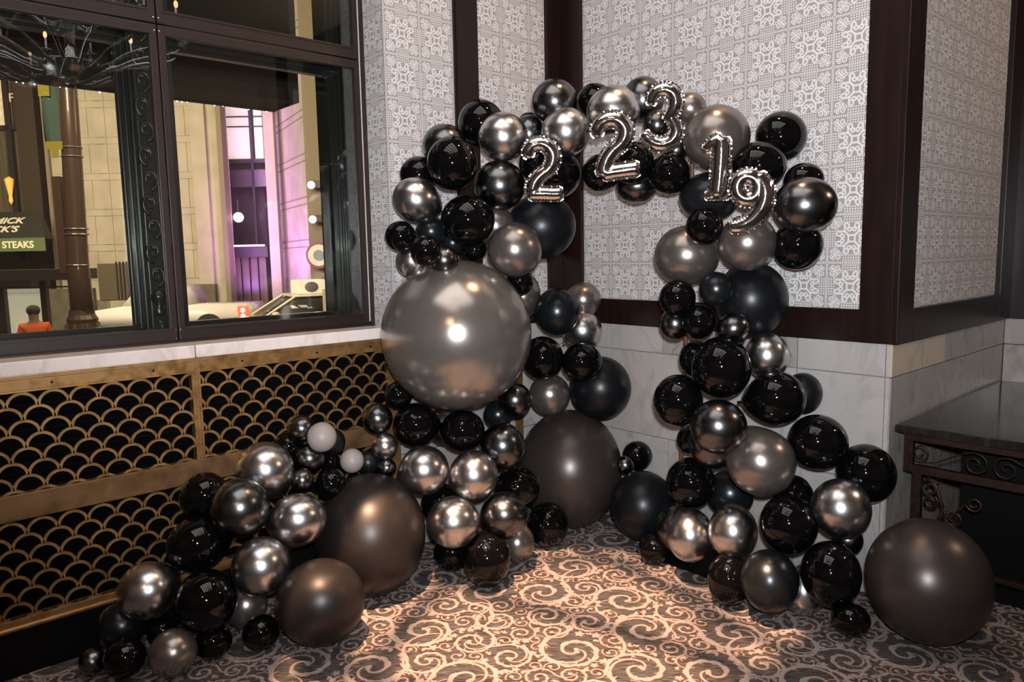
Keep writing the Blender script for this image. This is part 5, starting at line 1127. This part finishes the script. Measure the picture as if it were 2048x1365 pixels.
for x in (-1.4, 1.4):
    for y in (-.8, .8): wheel(tx, x, y, .33)
# pedestrian
def person(a, d):
    root = eroot('person', a, d, -0.9); setp(root, 'person in an orange jacket and dark trousers walking past the shelter', 'person')
    def skin_mesh(nm, verts, edges, rad, mat, sub=1):
        me = bpy.data.meshes.new(nm); me.from_pydata(verts, edges, []); o = bpy.data.objects.new(nm, me); COL.objects.link(o)
        o.modifiers.new('s', 'SKIN'); 
        for i, r_ in enumerate(rad): me.skin_vertices[0].data[i].radius = (r_, r_ * .85) if not isinstance(r_, tuple) else r_
        me.skin_vertices[0].data[0].use_root = True
        sd = o.modifiers.new('d', 'SUBSURF'); sd.levels = sub; sd.render_levels = sub
        dg = bpy.context.evaluated_depsgraph_get(); m2 = bpy.data.meshes.new_from_object(o.evaluated_get(dg)); bpy.data.objects.remove(o)
        m2.materials.clear(); m2.materials.append(M[mat]); o = bpy.data.objects.new(nm, m2); COL.objects.link(o); o.parent = root
        for p in m2.polygons: p.use_smooth = True
        return o
    V = [(0, 0, .92), (0, 0, 1.15), (0, 0, 1.38), (0, -.01, 1.48), (0, -.03, 1.58), (0, -.03, 1.68),
         (-.17, 0, 1.40), (-.24, -.03, 1.14), (-.22, -.14, .94), (.17, 0, 1.40), (.24, .02, 1.14), (.26, -.08, .94),
         (-.09, 0, .88), (-.12, -.08, .48), (-.10, -.02, .07), (-.10, -.14, .04), (.09, 0, .88), (.10, .08, .48), (.12, .16, .07), (.12, .05, .04)]
    E_ = [(0, 1), (1, 2), (2, 3), (3, 4), (4, 5), (2, 6), (6, 7), (7, 8), (2, 9), (9, 10), (10, 11), (0, 12), (12, 13), (13, 14), (14, 15), (0, 16), (16, 17), (17, 18), (18, 19)]
    bd = skin_mesh('body', V, E_, [.15, .14, .15, .06, .095, .085, .065, .045, .035, .065, .045, .035, .09, .065, .05, .04, .09, .065, .05, .04], 'skin')
    skin_mesh('jacket', [(0, 0, .98), (0, 0, 1.18), (0, 0, 1.42), (-.18, 0, 1.41), (-.25, -.03, 1.14), (-.235, -.12, .98), (.18, 0, 1.41), (.25, .02, 1.14), (.262, -.06, .98)], [(0, 1), (1, 2), (2, 3), (3, 4), (4, 5), (2, 6), (6, 7), (7, 8)], [.18, .17, .175, .088, .07, .055, .088, .07, .055], 'orange')
    skin_mesh('trousers', [(0, 0, .94), (-.09, 0, .86), (-.12, -.08, .48), (-.10, -.02, .12), (.09, 0, .86), (.10, .08, .48), (.12, .16, .12)], [(0, 1), (1, 2), (2, 3), (0, 4), (4, 5), (5, 6)], [.17, .12, .09, .075, .12, .09, .075], 'cloth')
    bm = bmesh.new(); sph(bm, (0, -.02, 1.675), .115, 14, (.95, 1.05, .85)); mesh_obj('hair', bm, M['cloth'], bd, True)
    bm = bmesh.new()
    for s in (-1, 1): sph(bm, (s * .035, -.118, 1.635), .010, 6)
    mesh_obj('eyes', bm, M['cloth'], bd)
    bm = bmesh.new(); sph(bm, (0, -.125, 1.605), .014, 6, (.8, 1, 1.2)); mesh_obj('nose', bm, M['skin'], bd)
    root.rotation_euler.z = ROT + 0.6
person(EP['person'][0], 13.0)
